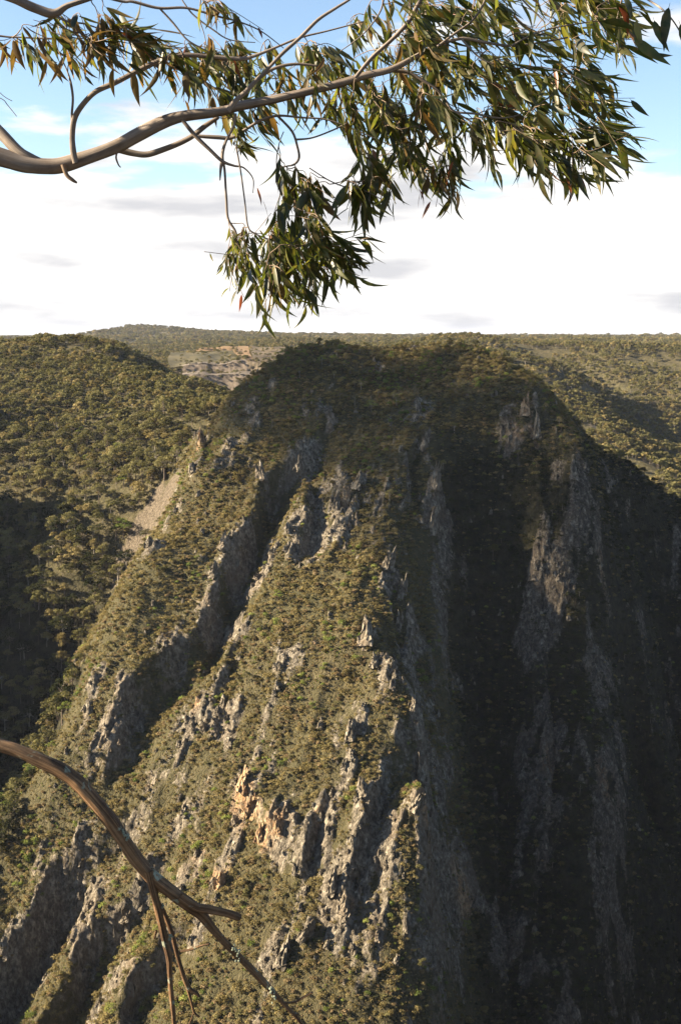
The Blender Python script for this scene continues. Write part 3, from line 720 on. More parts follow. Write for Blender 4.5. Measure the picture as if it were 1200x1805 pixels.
# ------------------------------------------------------------------ notable single trees
def vhit(u, v, y0=330): return hit(u, v, VG, y0)
def special(u, v, i, sc, label, rz=0.0, y0=330, mat=None):
    h = vhit(u, v, y0)
    if h is None: return
    z = float(ter_z(np.array([h[0]]), np.array([h[1]]))[0]); add_tree((h[0], h[1], z - 0.2), i, sc, label, None, rz)
special(218, 950, 4, 1.05, 'bright green round gum standing alone beside the scree scar')
special(135, 975, 7, 1.1, 'pale-trunked gum with grey crown on the dark valley slope left of the bright green tree')
special(158, 915, 5, 1.2, 'thin reddish-brown gum on the left valley slope above the bright green tree')
special(60, 830, 3, 1.2, 'tall open gum high on the shaded left valley slope')
special(868, 985, 7, 0.95, 'pale white-trunked gum standing out on the dark right face of the spur')
special(845, 1180, 7, 0.6, 'small pale gum in the dark gully of the right face')
special(762, 1300, 0, 0.42, 'small olive gum leaning out over the dark drop from the sharp sunlit crest')
special(745, 770, 5, 0.6, 'rusty-brown small gum beside the rock tower below the summit')
special(800, 770, 0, 0.7, 'olive gum on the shoulder right of the rock tower below the summit')
special(490, 1070, 4, 0.5, 'light green bushy gum at the mouth of the dark left gully')
special(455, 1120, 3, 0.5, 'olive gum at the lip of the dark left gully')
special(740, 1560, 0, 0.5, 'sunlit olive gum on the ledge above the lower crest')
special(700, 1590, 6, 0.45, 'small sunlit gum in the hollow left of the lower crest')
special(800, 1500, 3, 0.35, 'tiny sunlit gum clinging to the dark wall right of the crest')
special(195, 1800, 4, 0.5, 'bright green gum at the bottom left between two rock ribs')
special(275, 1660, 4, 0.32, 'fresh green sapling behind the dead branch')
# bare dead trees on the spur
for u, v, sc in [(625, 720, .7), (706, 700, .7), (480, 760, .6), (845, 1180, .7), (600, 1500, .4), (1170, 980, 1.3), (940, 1250, .7), (40, 1010, 1.2)]:
    h = vhit(u, v)
    if h is None: continue
    o = bpy.data.objects.new('dead_tree', BARE); COL.objects.link(o); o.location = (h[0], h[1], float(ter_z(np.array([h[0]]), np.array([h[1]]))[0])); o.scale = (sc,) * 3; o.rotation_euler[2] = u
    tag(o, 'bare grey dead tree, %s' % zone(u, v, [(300, 'on the left valley slope'), (560, 'left of the summit scrub'), (660, 'on the middle of the spur'), (800, 'near the rock tower'), (1000, 'on the shaded right face'), (1e9, 'on the dark slope at the right edge')], [(740, 'high up'), (1100, 'midway up'), (1e9, 'low down')]), 'dead tree', 'bare dead trees')

# ------------------------------------------------------------------ limestone outcrops: jagged slabs standing along the bedding
def rock_mesh(R, seed):
    nx, ny, nz = 6, 8, 9; V = []; idx = {}; Fc = []
    def vid(i, j, k):
        if (i, j, k) not in idx: idx[i, j, k] = len(V); V.append((i / (nx - 1) - .5, j / (ny - 1) - .5, k / (nz - 1)))
        return idx[i, j, k]
    for i in range(nx - 1):
        for k in range(nz - 1):
            Fc += [(vid(i, 0, k), vid(i + 1, 0, k), vid(i + 1, 0, k + 1), vid(i, 0, k + 1)), (vid(i, ny - 1, k), vid(i, ny - 1, k + 1), vid(i + 1, ny - 1, k + 1), vid(i + 1, ny - 1, k))]
    for j in range(ny - 1):
        for k in range(nz - 1):
            Fc += [(vid(0, j, k), vid(0, j, k + 1), vid(0, j + 1, k + 1), vid(0, j + 1, k)), (vid(nx - 1, j, k), vid(nx - 1, j + 1, k), vid(nx - 1, j + 1, k + 1), vid(nx - 1, j, k + 1))]
    for i in range(nx - 1):
        for j in range(ny - 1): Fc += [(vid(i, j, nz - 1), vid(i + 1, j, nz - 1), vid(i + 1, j + 1, nz - 1), vid(i, j + 1, nz - 1))]
    V = np.array(V); x, y, z = V.T
    s = seed * 13.7
    top = 0.62 + 0.38 * fbm(x * 3.1 + s, y * 2.6 + s, 3) * 1.6 + 0.15 * R.random()
    taper = 1 - 0.62 * z ** 1.5
    X = x * 1.0 * taper + 0.16 * fbm(y * 3 + s, z * 3, 3) + 0.10 * vnoise(y * 9 + s, z * 8)
    Y = y * 1.9 * (1 - 0.45 * z) + 0.22 * fbm(x * 4 - s, z * 4, 3) + 0.10 * vnoise(x * 9 + s, z * 8 + 4)
    Z = (z * top) * 1.7 - 0.45 + 0.06 * R.normal(size=len(x))
    return np.stack([X, Y, Z], 1), Fc
def make_rock_mat(name, orange):
    t = NT(name); g = t.n('ShaderNodeNewGeometry'); v = None
    if orange: q = t.n('ShaderNodeValue'); q.outputs[0].default_value = 0.85; v = q.outputs[0]
    c, n1, n2 = rock_nodes(t, g.outputs['Position'], v)
    b = t.n('ShaderNodeBsdfPrincipled', Roughness=0.92); b.inputs['Specular IOR Level'].default_value = 0.15
    t.l(c, b.inputs['Base Color']); h = t.m_('ADD', n1, t.m_('MULTIPLY', n2, 0.6)); bu = t.n('ShaderNodeBump', Strength=0.9, Distance=1.0)
    t.l(h, bu.inputs['Height']); t.l(bu.outputs[0], b.inputs['Normal']); t.l(b.outputs[0], t.out.inputs[0]); return t.m
M_ROCK = make_rock_mat('weathered_grey_limestone', False); M_ROCKO = make_rock_mat('iron_stained_limestone', True)
R3 = np.random.default_rng(11); RK = [rock_mesh(R3, i) for i in range(7)]
rock_col = bpy.data.collections.new('outcrop_prototypes'); ROCKME = []; ROCKOME = []
for i, (v, f) in enumerate(RK):
    a = mesh_obj('outcrop_%s' % 'abcdefg'[i], v, f, M_ROCK, link=False); rock_col.objects.link(a); ROCKME.append(a.data)
    ROCKOME.append(mesh_obj('stained_outcrop', v, f, M_ROCKO, link=False).data)
strike = math.atan2(ST[1], ST[0]) - math.pi / 2
def place_rock(x, y, sc, label, grp=None, orange=False, i=None, tall=1.0, sink=0.0):
    i = int(R3.integers(0, 7)) if i is None else i
    o = bpy.data.objects.new('rock_outcrop', (ROCKOME if orange else ROCKME)[i]); COL.objects.link(o)
    o.location = (x, y, float(ter_z(np.array([x]), np.array([y]))[0]) - sink * sc); o.scale = (sc * (0.8 + .5 * R3.random()), sc * (0.8 + .6 * R3.random()), sc * tall)
    o.rotation_euler = (R3.normal() * .14 - 0.12, R3.normal() * .14, strike + R3.normal() * .22)
    tag(o, label, 'rock outcrop', grp); return o
for u, v, sc, tall, org, lab in [
    (645,1130,7.5,1.5,0,'tall pale limestone pinnacle standing at the top of the sharp sunlit crest'),
    (662,1175,5,1.2,0,'broken pale rock just below the tall pinnacle on the crest'),
    (692,1215,4.5,1.1,0,'jagged rock tooth midway down the upper sunlit crest'),
    (725,1265,4,1.1,0,'rock tooth on the crest beside the small leaning gum'),
    (738,1310,5,1.3,0,'sunlit fluted rock rib right of centre on the sharp crest'),
    (742,1380,6.5,1.9,0,'long pale sunlit rock blade above the dark drop'),
    (735,1445,4,1.6,0,'pale lower tip of the long sunlit rock blade'),
    (768,870,6,2.2,0,'tall thin fin of pale rock below the rock tower on the shaded face'),
    (765,940,6,2.2,0,'second thin pale rock fin directly below the tallest fin'),
    (748,790,5,2.0,0,'narrow dark rock fin below the summit tower'),
    (738,730,6,1.3,0,'rock tower just below the summit woodland'),
    (685,1010,5,2.0,0,'left of the paired dark rock fins above the pinnacle'),
    (710,1050,5,2.2,0,'right of the paired dark rock fins above the pinnacle'),
    (703,1100,4.5,2.2,0,'lower end of the right dark rock fin'),
    (428,1400,5.5,1.8,1,'tall orange-stained rock slab in the middle of the sunlit flank'),
    (440,1440,5,1.6,1,'orange-stained rock slab directly under the tallest orange slab'),
    (458,1485,4.5,1.6,1,'narrow orange slab tapering to a point below the others'),
    (492,1468,4.5,1.3,1,'bright orange rock face right of the tapering slab'),
    (392,1570,4.5,1.5,1,'cream and orange rock face behind the dead branch stub'),
    (612,880,5,1.3,1,'orange scar on the grey buttress in the upper middle of the spur'),
    (590,900,7,1.4,0,'grey fluted buttress left of the orange scar'),
    (630,860,6,1.3,0,'grey fluted buttress right of the orange scar'),
    (400,975,6,1.6,0,'upright rock slab on the crest above the dark left gully'),
    (378,1020,5,1.4,0,'split rock slab lower on the crest above the dark left gully'),
    (460,850,7,1.4,0,'broad grey crag at the head of the left gully'),
    (525,835,6,1.3,0,'grey crag right of the broad crag at the gully head'),
    (355,790,6,1.7,1,'tan rock pillar above the top of the scree scar'),
    (340,835,4,1.2,0,'small grey crag at the right of the scree scar'),
    (278,800,5,1.4,0,'grey crag standing in trees above the scree scar'),
    (228,828,5,1.3,0,'rounded crag in the left forest above the scree scar'),
    (265,968,5,1.2,0,'pale crag on the left edge of the spur beside the lower scree'),
    (925,730,7,1.7,1,'orange-streaked cliff block high on the right shoulder'),
    (945,765,7,1.6,0,'grey cliff block under the orange-streaked one on the right shoulder'),
    (1010,850,6,1.6,0,'grey rock blade on the far right shoulder of the spur'),
    (605,1625,5,1.4,0,'pale slab low on the sunlit flank left of the dark hollow'),
    (585,1580,5,1.5,0,'smooth pale slab above the lower hollow'),
    (500,1690,6,1.3,0,'broad cracked grey slab near the bottom centre'),
    (540,1660,5,1.3,0,'cracked grey slab right of the broad one near the bottom centre'),
    (392,1250,5,1.2,0,'tilted pale slab on the sunlit flank below the dark left gully'),
    (620,1300,5,1.5,0,'fluted pale rock rib in the centre of the sunlit flank'),
    (640,1420,5,1.5,0,'pale rock edge bounding the large dark hollow')]:
    h = vhit(u, v)
    if h is not None: place_rock(h[0], h[1], sc * 0.62, lab, orange=bool(org), tall=tall)
# the rest of the outcrops follow the rock exposures
x, y = jitter_grid(-170, 245, 330, 700, 1.9, fov=0.34)
rk = rock_at(x, y); sp = spur_at(x, y); k = (rng.random(len(x)) < (S((rk - 0.35) / 0.4) * (0.32 + 0.3 * S((x - 45) / 20)) + 0.02 * sp)) & (scree_at(x, y) < 0.2)
rx, ry = x[k], y[k]; rz_ = ter_z(rx, ry); rsc = 0.55 + 1.5 * rng.random(len(rx)) ** 2.2; rp = np.stack([rx, ry, rz_], 1)
vis = visible(rp, rsc); ru, rv, rd = project(rp); o_ = np.argsort(-(rsc / rd * vis)); sing = np.zeros(len(rx), bool); sing[o_[:250]] = True
for j in np.nonzero(sing)[0]:
    side = 'sunlit left flank' if ru[j] < 640 else 'front' if ru[j] < 770 else 'shaded right face'
    place_rock(float(rx[j]), float(ry[j]), float(rsc[j]), '%s grey limestone block on the spur, %s' % ('large' if rsc[j] > 1.7 else 'jagged', zone(ru[j], rv[j], [(120, 'at far left'), (280, 'beneath the dead branch'), (420, 'left of the orange slab'), (560, 'below the orange slab'), (700, 'left of the sharp crest'), (800, 'by the sharp crest'), (1e9, 'near the right edge')], [(900, 'uppermost part'), (1100, 'upper part'), (1250, 'middle part'), (1400, 'lower part'), (1550, 'near the bottom'), (1700, 'close to the bottom'), (1e9, 'lowest part')])), 'limestone blocks on the rocky spur', i=int(rng.integers(0, 7)))
so = stuff_instances('boulders', 'small broken limestone blocks scattered over the spur', rp[~sing], rsc[~sing], rng.integers(0, 7, (~sing).sum()), rock_col)
so.data.attributes['rotz'].data.foreach_set('value', (strike + rng.normal(size=(~sing).sum()) * .3).astype(np.float32))
print('rocks', len(rx))
#==FG==
# ------------------------------------------------------------------ quarry cut into the hill beyond the left shoulder
def plain(name, col, col2, scale=0.2, rough=0.9, zs=1.0):
    t = NT(name); g = t.n('ShaderNodeNewGeometry')
    c = t.ramp(t.noise(t.mapping(g.outputs['Position'], (1, 1, zs)), scale, 6, 0.65), [(0.3, col), (0.7, col2)])
    b = t.n('ShaderNodeBsdfPrincipled', Roughness=rough); b.inputs['Specular IOR Level'].default_value = 0.15
    t.l(c, b.inputs['Base Color']); t.l(b.outputs[0], t.out.inputs[0]); return t.m
M_QWALL = plain('quarry_wall_stone', (0.06, 0.047, 0.035), (0.16, 0.13, 0.098), 0.20, zs=0.4)
M_QBENCH = plain('pale_quarry_dust', (0.10, 0.083, 0.062), (0.19, 0.16, 0.125), 0.05)
M_QEARTH = plain('orange_quarry_earth', (0.11, 0.070, 0.036), (0.25, 0.175, 0.10), 0.12)
M_QTAN = plain('tan_quarry_slope', (0.065, 0.052, 0.033), (0.15, 0.12, 0.08), 0.05)
LOFT = []
def loft(name, rows, mat, parent, n=60, rough=1.2, lab=None, wav=1.0):
    rr = []
    for row in rows:
        a = np.array([P(*q) for q in row]); s = np.linspace(0, 1, len(a)); q = np.linspace(0, 1, n)
        rr.append(np.stack([np.interp(q, s, a[:, i]) for i in range(3)], 1))
    rr = np.array(rr); m = (len(rows) - 1) * 8 + 1; s = np.linspace(0, 1, len(rows)); q = np.linspace(0, 1, m)
    G = np.stack([np.stack([np.interp(q, s, rr[:, j, i]) for j in range(n)], 1) for i in range(3)], 2)
    f = fbm(G[..., 0] / 9, G[..., 2] / 7 + G[..., 1] / 20, 3)
    G[..., 2] += wav * 2.2 * fbm(G[..., 0] / 26 + 5, G[..., 1] / 40, 2); LOFT.append((name, G.reshape(-1, 3)))
    G[..., 1] += f * rough * 3; G[..., 2] += f * rough * 0.5
    o = mesh_obj(name, G.reshape(-1, 3), grid_faces(n, m), mat, parent)
    if lab: o['label'] = lab
    return o
qp = P(420, 650, QY)
q = empty('quarry', qp); tag(q, 'stepped open-cut quarry with grey benches beyond the left shoulder of the spur', 'quarry')
def qloft(*a, **k):
    o = loft(*a, **k); o.data.transform(Matrix.Translation(-Vector(qp))); return o
Yq = QY
qloft('quarry_wall', [[(322,645,Yq), (380,640,Yq+6), (436,637,Yq)], [(322,657,Yq-10), (380,656,Yq-6), (438,655,Yq-10)]], M_QWALL, q, lab='upper grey quarry face')
qloft('quarry_wall', [[(436,637,Yq), (460,641,Yq-6), (500,652,Yq-20)], [(438,655,Yq-10), (462,655,Yq-14), (502,657,Yq-26)]], M_QTAN, q, lab='tan corner of the upper quarry face')
qloft('bench', [[(322,657,Yq-10), (400,656,Yq-8), (502,654,Yq-26)], [(322,660.5,Yq-48), (400,659,Yq-46), (505,657,Yq-60)]], M_QBENCH, q)
qloft('quarry_wall', [[(322,660.5,Yq-48), (400,659,Yq-46), (505,657,Yq-60)], [(322,690,Yq-62), (400,690,Yq-60), (505,690,Yq-74)]], M_QWALL, q, lab='lower grey quarry face')
qloft('bench', [[(318,643,Yq+14), (380,638,Yq+16), (436,635,Yq+14)], [(322,645,Yq), (380,640.5,Yq+4), (436,637.5,Yq)]], M_QBENCH, q)
qloft('haul_road', [[(404,612,Yq+150), (438,612,Yq+150)], [(414,622,Yq+80), (440,622,Yq+80)], [(424,632,Yq+34), (448,634,Yq+30)], [(432,638,Yq+4), (462,646,Yq-2)]], M_QEARTH, q, n=24)
qloft('road_cutting', [[(346,613.5,Yq+145), (375,614,Yq+148), (408,612,Yq+150)], [(346,618.5,Yq+136), (375,619,Yq+136), (408,619,Yq+136)]], M_QEARTH, q, n=30)
qloft('grassy_slope', [[(300,621,Yq+130), (370,620,Yq+134), (410,619,Yq+134), (424,630,Yq+60)], [(296,634,Yq+60), (360,630,Yq+60), (405,628,Yq+66), (428,634,Yq+30)], [(300,646,Yq+12), (350,641,Yq+14), (400,637,Yq+16), (434,635.5,Yq+16)]], plain('dull_green_grass', (0.045, 0.042, 0.022), (0.10, 0.085, 0.045), 0.03), q, n=40)
qloft('spoil_slope', [[(440,610,Yq+120), (470,611,Yq+110), (502,612,Yq+100)], [(446,630,Yq+34), (475,634,Yq+24), (506,636,Yq+20)], [(460,644,Yq), (480,648,Yq-6), (510,654,Yq-18)]], M_QTAN, q, n=40)

qt = np.concatenate([g[rng.random(len(g)) < dn] for (nm, g) in LOFT for dn in [{'grassy_slope': 0.07, 'spoil_slope': 0.10, 'road_cutting': 0.06, 'haul_road': 0.04, 'bench': 0.05, 'quarry_wall': 0.012}[nm]]])
stuff_instances('quarry_bushes', 'scattered trees and bushes on the quarry slopes', qt + np.array([0, -3, -1.0]), 0.25 + 0.45 * rng.random(len(qt)), rng.integers(0, 4, len(qt)), far_col)
# ------------------------------------------------------------------ overhanging gum tree
def bark_mat(name, stops, streak, lichen=False, bump=0.4, sc=60):
    t = NT(name); tc = t.n('ShaderNodeTexCoord'); uv = t.n('ShaderNodeAttribute', _attribute_name='along')
    g = t.n('ShaderNodeNewGeometry')
    ax = t.n('ShaderNodeAttribute', _attribute_name='around')
    cb = t.n('ShaderNodeCombineXYZ'); t.l(t.m_('MULTIPLY', uv.outputs['Fac'], 0.12), cb.inputs[0]); t.l(t.m_('COSINE', ax.outputs['Fac']), cb.inputs[1]); t.l(t.m_('SINE', ax.outputs['Fac']), cb.inputs[2])
    s = t.noise(t.mapping(cb.outputs[0], (sc, streak, streak)), 1.0, 5, 0.65)
    p = t.noise(g.outputs['Position'], 11, 5, 0.7)
    c = t.ramp(t.m_('ADD', t.m_('MULTIPLY', s, 0.65), t.m_('MULTIPLY', p, 0.35)), stops)
    if lichen:
        ln = t.noise(g.outputs['Position'], 38, 4, 0.6, 0.4)
        c = t.mix(t.ramp(ln, [(0.60, (0, 0, 0)), (0.66, (1, 1, 1))]), c, (0.27, 0.29, 0.21))
    b = t.n('ShaderNodeBsdfPrincipled', Roughness=0.75); b.inputs['Specular IOR Level'].default_value = 0.25
    t.l(c, b.inputs['Base Color'])
    bu = t.n('ShaderNodeBump', Strength=bump, Distance=0.006); t.l(s, bu.inputs['Height']); t.l(bu.outputs[0], b.inputs['Normal'])
    t.l(b.outputs[0], t.out.inputs[0]); return t.m
M_LIMB = bark_mat('smooth_grey_gum_bark', [(0.34, (0.055, 0.040, 0.030)), (0.46, (0.15, 0.12, 0.095)), (0.60, (0.25, 0.215, 0.18)), (0.75, (0.31, 0.25, 0.19))], 1.6, bump=0.35, sc=22)
M_TWIG = bark_mat('brown_twig_bark', [(0.3, (0.10, 0.07, 0.045)), (0.7, (0.26, 0.19, 0.13))], 1.5, bump=0.3)
M_DEAD = bark_mat('weathered_dead_wood', [(0.36, (0.022, 0.014, 0.010)), (0.46, (0.11, 0.062, 0.031)), (0.56, (0.25, 0.15, 0.075)), (0.70, (0.38, 0.27, 0.17))], 3.6, lichen=True, bump=1.0, sc=30)

def catmull(pts, per=8):
    pts = np.asarray(pts, float); n = len(pts); out = []
    for i in range(n - 1):
        p0 = pts[max(i - 1, 0)]; p1 = pts[i]; p2 = pts[i + 1]; p3 = pts[min(i + 2, n - 1)]
        for t in np.arange(per) / per:
            out.append(0.5 * (2 * p1 + (p2 - p0) * t + (2 * p0 - 5 * p1 + 4 * p2 - p3) * t * t + (3 * p1 - p0 - 3 * p2 + p3) * t ** 3))
    out.append(pts[-1]); return np.array(out)
class Wood:
    def __init__(s): s.V = []; s.F = []; s.al = []; s.ar = []; s.n = 0
    def add(s, pts, rad, k=10, knob=0.06, R=rng, al0=None, groove=0.0):
        pts = np.asarray(pts); n = len(pts); d = np.gradient(pts, axis=0); d /= np.linalg.norm(d, axis=1)[:, None] + 1e-12
        a = np.cross(d, (0.11, 0.95, 0.2)); a /= np.linalg.norm(a, axis=1)[:, None] + 1e-12; b = np.cross(d, a)
        L = np.concatenate([[0], np.cumsum(np.linalg.norm(np.diff(pts, axis=0), axis=1))]); al0 = R.random() * 50 if al0 is None else al0
        w = 2 * np.pi * np.arange(k) / k
        WW, LL = np.meshgrid(w, L); rr = np.asarray(rad)[:, None] * (1 + knob * fbm(np.cos(WW) * 1.3 + LL * 14 + al0, np.sin(WW) * 1.3 + al0, 3) * 2)
        if groove: rr = rr * (1 + groove * ridged(np.cos(WW) * 2.6 + 9, np.sin(WW) * 2.6 + LL * 2.2, 3)) * (1 + 0.16 * np.maximum(0, vnoise(LL * 22, LL * 0 + al0)))
        V = pts[:, None, :] + rr[..., None] * (np.cos(w)[None, :, None] * a[:, None, :] + np.sin(w)[None, :, None] * b[:, None, :])
        s.V.append(V.reshape(-1, 3)); s.al.append((LL + al0).ravel()); s.ar.append(WW.ravel())
        i = np.arange(n - 1)[:, None] * k + np.arange(k)[None]; j = np.arange(n - 1)[:, None] * k + (np.arange(k)[None] + 1) % k
        s.F.append(np.stack([i.ravel(), j.ravel(), (j + k).ravel(), (i + k).ravel()], 1) + s.n)
        s.n += n * k
        s.V.append(pts[-1:] + d[-1:] * rad[-1] * .5); s.al.append([L[-1]]); s.ar.append([0.0])       # pointed end cap
        e = s.n - k; kk = np.arange(k); s.F.append(np.stack([e + kk, e + (kk + 1) % k, np.full(k, s.n), np.full(k, s.n)], 1)); s.n += 1
    def build(s, name, mat, parent, origin, kind=None):
        V = np.concatenate(s.V) - np.asarray(origin); Fq = np.concatenate(s.F)
        faces = [tuple(f) if f[2] != f[3] else tuple(f[:3]) for f in Fq.tolist()]
        o = mesh_obj(name, V, faces, mat, parent, smooth=True)
        attr(o, 'along', np.concatenate(s.al)); attr(o, 'around', np.concatenate(s.ar))
        if kind: o['kind'] = kind
        return o
TB = np.array([-3.2, 1.3, -1.7])
gum = empty('overhanging_gum_tree', TB)
tag(gum, 'large gum tree whose pale curved limb and long drooping leaves hang across the top', 'tree')
skel = []          # (point, radius) nodes that twigs can start from
def px_path(pts, y, sc=0.82):
    """pts: (u, v, diameter px[, y])"""
    out = []
    for p in pts:
        yy = p[3] if len(p) > 3 else y; out.append((*P(p[0], p[1], yy), p[2] * sc * yy / F / 2))
    return np.array(out)
def limb(pts, y, lead=None, mat=None, name='limb', sk=True, k=12, knob=0.075, build=True, parent=None, origin=None, groove=0.0):
    a = px_path(pts, y, 0.92 if mat is M_DEAD else 0.70)
    if lead is not None:
        d_ = a[0] - a[1]; d_[3] = 0; d_ = d_ / (np.linalg.norm(d_) + 1e-9); L_ = np.array(lead, float); to = L_[-1] - a[0]; to[3] = 0; dl_ = np.linalg.norm(to)
        e1 = a[0] + d_ * 0.22 * dl_ + to * 0.06; e1[3] = a[0][3] * 1.05
        e2 = a[0] + d_ * 0.30 * dl_ + to * 0.38; e2[3] = (a[0][3] * 1.05 + L_[-1][3]) / 2
        a = np.concatenate([L_, [e2, e1], a])
    c = catmull(a, 9 if len(a) < 14 else 7); w = Wood(); w.add(c[:, :3], np.maximum(c[:, 3], 0.0008), k, knob, groove=groove)
    if sk:
        for q_ in c[(len(lead) * 8 + 16 if lead is not None else 0)::3]: skel.append((q_[:3], q_[3]))
    return w.build(name, mat or M_LIMB, parent or gum, TB if origin is None else origin)
w = Wood(); c = catmull([(-3.2, 1.3, -2.2, .17), (-3.15, 1.35, -1.2, .14), (-3.3, 1.5, 0.2, .12), (-3.2, 1.7, 1.6, .10), (-3.4, 1.8, 3.2, .07), (-3.3, 1.8, 4.6, .03)], 8); w.add(c[:, :3], c[:, 3], 16, 0.08)
w.build('trunk', M_LIMB, gum, TB)
L1 = limb([(-60,262,46),(0,276,45),(50,290,42),(95,293,38),(150,279,35),(210,256,33),(270,224,31),(320,206,27),(390,196,22),(420,187,22),(480,176,20),(560,157,19),(600,147,18),(645,133,17),(690,122,15),(735,98,12),(770,80,9),(812,68,8),(850,74,7),(900,81,6),(950,75,5),(1000,66,4)], 3.0, lead=[(-3.25, 1.5, 0.05, .08), (-2.4, 2.3, 0.25, .055), (-1.6, 2.8, 0.50, .042)])
limb([(-90,150,26,3.05),(-30,205,28,3.04),(5,238,28,3.02),(38,270,26),(80,290,22)], 3.0, lead=[(-3.2, 1.6, 0.9, .05), (-2.0, 2.5, 0.95, .03)], name='side_branch')
limb([(134,288,15),(130,268,16),(128,240,14),(132,208,14),(150,180,13),(172,160,13),(205,145,13),(245,124,13),(290,104,12),(330,97,11),(380,101,10),(425,104,10),(450,98,8),(490,82,6),(530,66,5),(575,55,4),(640,38,3)], 2.97, name='side_branch')
limb([(128,240,6),(127,205,6),(129,175,6),(126,150,6),(120,128,4),(108,100,3)], 2.97, name='side_branch')
limb([(205,262,18),(235,270,15),(262,272,14),(300,259,14),(335,243,13),(362,222,12),(385,207,8)], 3.03, name='side_branch')
limb([(350,240,8),(385,242,10),(408,243,9),(430,230,8),(460,212,7),(490,204,6),(530,207,5),(580,212,4),(640,235,3),(700,262,2.5)], 3.06, name='side_branch')
limb([(322,212,9),(345,240,10),(368,262,9),(392,284,8),(412,292,6),(430,296,4),(446,315,3),(446,340,2)], 2.96, name='side_branch')
limb([(415,200,8),(412,222,7),(398,250,7),(392,275,8),(396,300,6),(399,350,6),(402,385,6),(415,408,6),(420,430,3),(424,450,2)], 2.98, name='side_branch')
limb([(392,280,9),(389,300,7),(388,318,3)], 2.98, name='side_branch')
limb([(416,255,4),(424,300,4),(431,350,4),(437,398,4),(450,412,4),(480,424,3),(520,440,3)], 2.94, name='side_branch')
limb([(490,205,6),(515,232,6),(524,258,6),(527,278,6),(518,290,5),(500,294,3),(492,300,2)], 3.05, name='side_branch')
limb([(520,246,5),(550,243,4),(585,230,4),(610,218,3)], 3.05, name='side_branch')
limb([(500,232,2.5),(493,250,2.5),(488,275,2.5),(487,300,2)], 3.04, name='side_branch')
limb([(545,296,3),(580,318,3),(610,330,3),(640,335,2.5),(670,350,2)], 3.0, name='side_branch')
limb([(402,196,14),(415,178,12),(435,160,11),(458,136,10),(485,120,8),(520,113,7),(560,116,5)], 2.95, name='side_branch')
limb([(455,140,8),(475,118,8),(500,92,9),(530,65,9),(560,35,8),(592,14,7),(620,-4,6),(650,-30,5)], 2.92, name='side_branch')
limb([(626,137,9),(655,102,10),(690,70,10),(720,38,11),(738,5,11),(760,-30,10)], 2.97, name='side_branch')
limb([(690,124,10),(720,128,8),(745,142,8),(770,158,7),(785,178,6),(800,196,5),(840,201,5),(875,208,4),(905,205,4),(940,190,3),(975,165,3)], 3.02, name='side_branch')
limb([(800,196,4),(850,225,4),(900,240,3),(950,255,3),(1000,262,2),(1040,275,2)], 3.0, name='side_branch')
limb([(640,140,5),(655,175,4),(690,205,4),(720,250,3),(740,290,3),(750,320,2)], 3.05, name='side_branch')
limb([(600,150,4),(590,190,3),(612,230,3),(640,262,3),(668,300,3),(690,330,2)], 3.07, name='side_branch')
limb([(770,82,5),(800,60,6),(830,38,5),(850,10,5),(860,-20,5)], 2.95, name='side_branch')
limb([(900,81,5),(940,60,4),(980,48,4),(1030,40,3),(1080,30,3)], 2.95, name='side_branch')
limb([(812,68,5),(850,105,4),(900,120,4),(950,118,3),(1000,130,3),(1040,150,2)], 2.92, name='side_branch')
limb([(112,290,12),(118,308,10),(128,317,9),(136,322,5)], 2.98, mat=M_TWIG, name='stub', sk=False)
limb([(207,268,4),(205,278,5),(209,290,4),(213,295,3)], 2.98, mat=M_TWIG, name='stub', sk=False)
limb([(-40,-25,24),(20,-5,22),(60,14,22),(95,24,20),(120,10,14),(160,-3,11),(200,-16,9)], 2.9, lead=[(-3.3, 1.8, 2.4, .06), (-2.2, 2.3, 1.75, .035), (*P(-260, -130, 2.85), .02), (*P(-130, -70, 2.88), .018)], name='limb')
limb([(95,26,8),(120,38,5),(150,42,4),(180,52,3),(215,60,2)], 2.9, name='side_branch')
limb([(190,-4,7,2.8),(235,3,7,2.8),(280,14,7,2.8),(330,14,6,2.8),(380,28,5,2.8),(420,38,4,2.8),(460,55,3,2.8),(500,85,2,2.8)], 2.8, lead=[(-3.3, 1.8, 2.9, .05), (-1.2, 2.5, 1.45, .02)], name='limb')
limb([(282,15,5),(305,40,5),(328,68,4),(350,82,3),(370,92,2)], 2.8, name='side_branch')
limb([(318,-5,3),(340,25,4),(375,52,4),(405,70,3),(450,75,2)], 2.8, name='side_branch')
limb([(-20,60,5),(40,66,4),(90,68,5),(130,66,3),(160,80,2.5),(215,82,2)], 2.88, lead=[(-3.2, 1.7, 1.6, .03), (-1.6, 2.5, 1.1, .012)], name='limb')
limb([(355,-10,3),(352,30,3),(360,60,2),(365,85,2)], 2.82, name='side_branch')
limb([(-20,165,2),(5,175,2),(14,185,2),(30,205,1.5)], 2.9, lead=[(-1.2, 2.85, 0.75, .004)], name='side_branch', mat=M_TWIG, sk=False)
limb([(-8,155,1.5),(8,170,1.5),(22,178,1.3)], 2.9, name='side_branch', mat=M_TWIG, sk=False)
limb([(700,-60,8,2.8),(850,-50,7,2.7),(1000,-40,6,2.5),(1100,-20,5,2.3),(1150,5,5,2.1),(1180,30,4,2.0),(1200,60,3,2.0)], 2.6, lead=[(-3.35, 1.8, 3.3, .05), (-1.6, 2.4, 1.9, .03)], name='limb')
limb([(1100,-20,5,2.3),(1090,20,4,2.35),(1085,50,3,2.4),(1090,90,2,2.4)], 2.4, name='side_branch')
limb([(850,-50,5,2.7),(900,-20,4,2.75),(930,10,4,2.8),(960,40,3,2.8)], 2.7, name='side_branch')
limb([(700,-60,6,2.8),(680,-20,5,2.85),(670,20,4,2.9),(640,60,3,2.9),(600,90,2,2.9)], 2.7, name='side_branch')

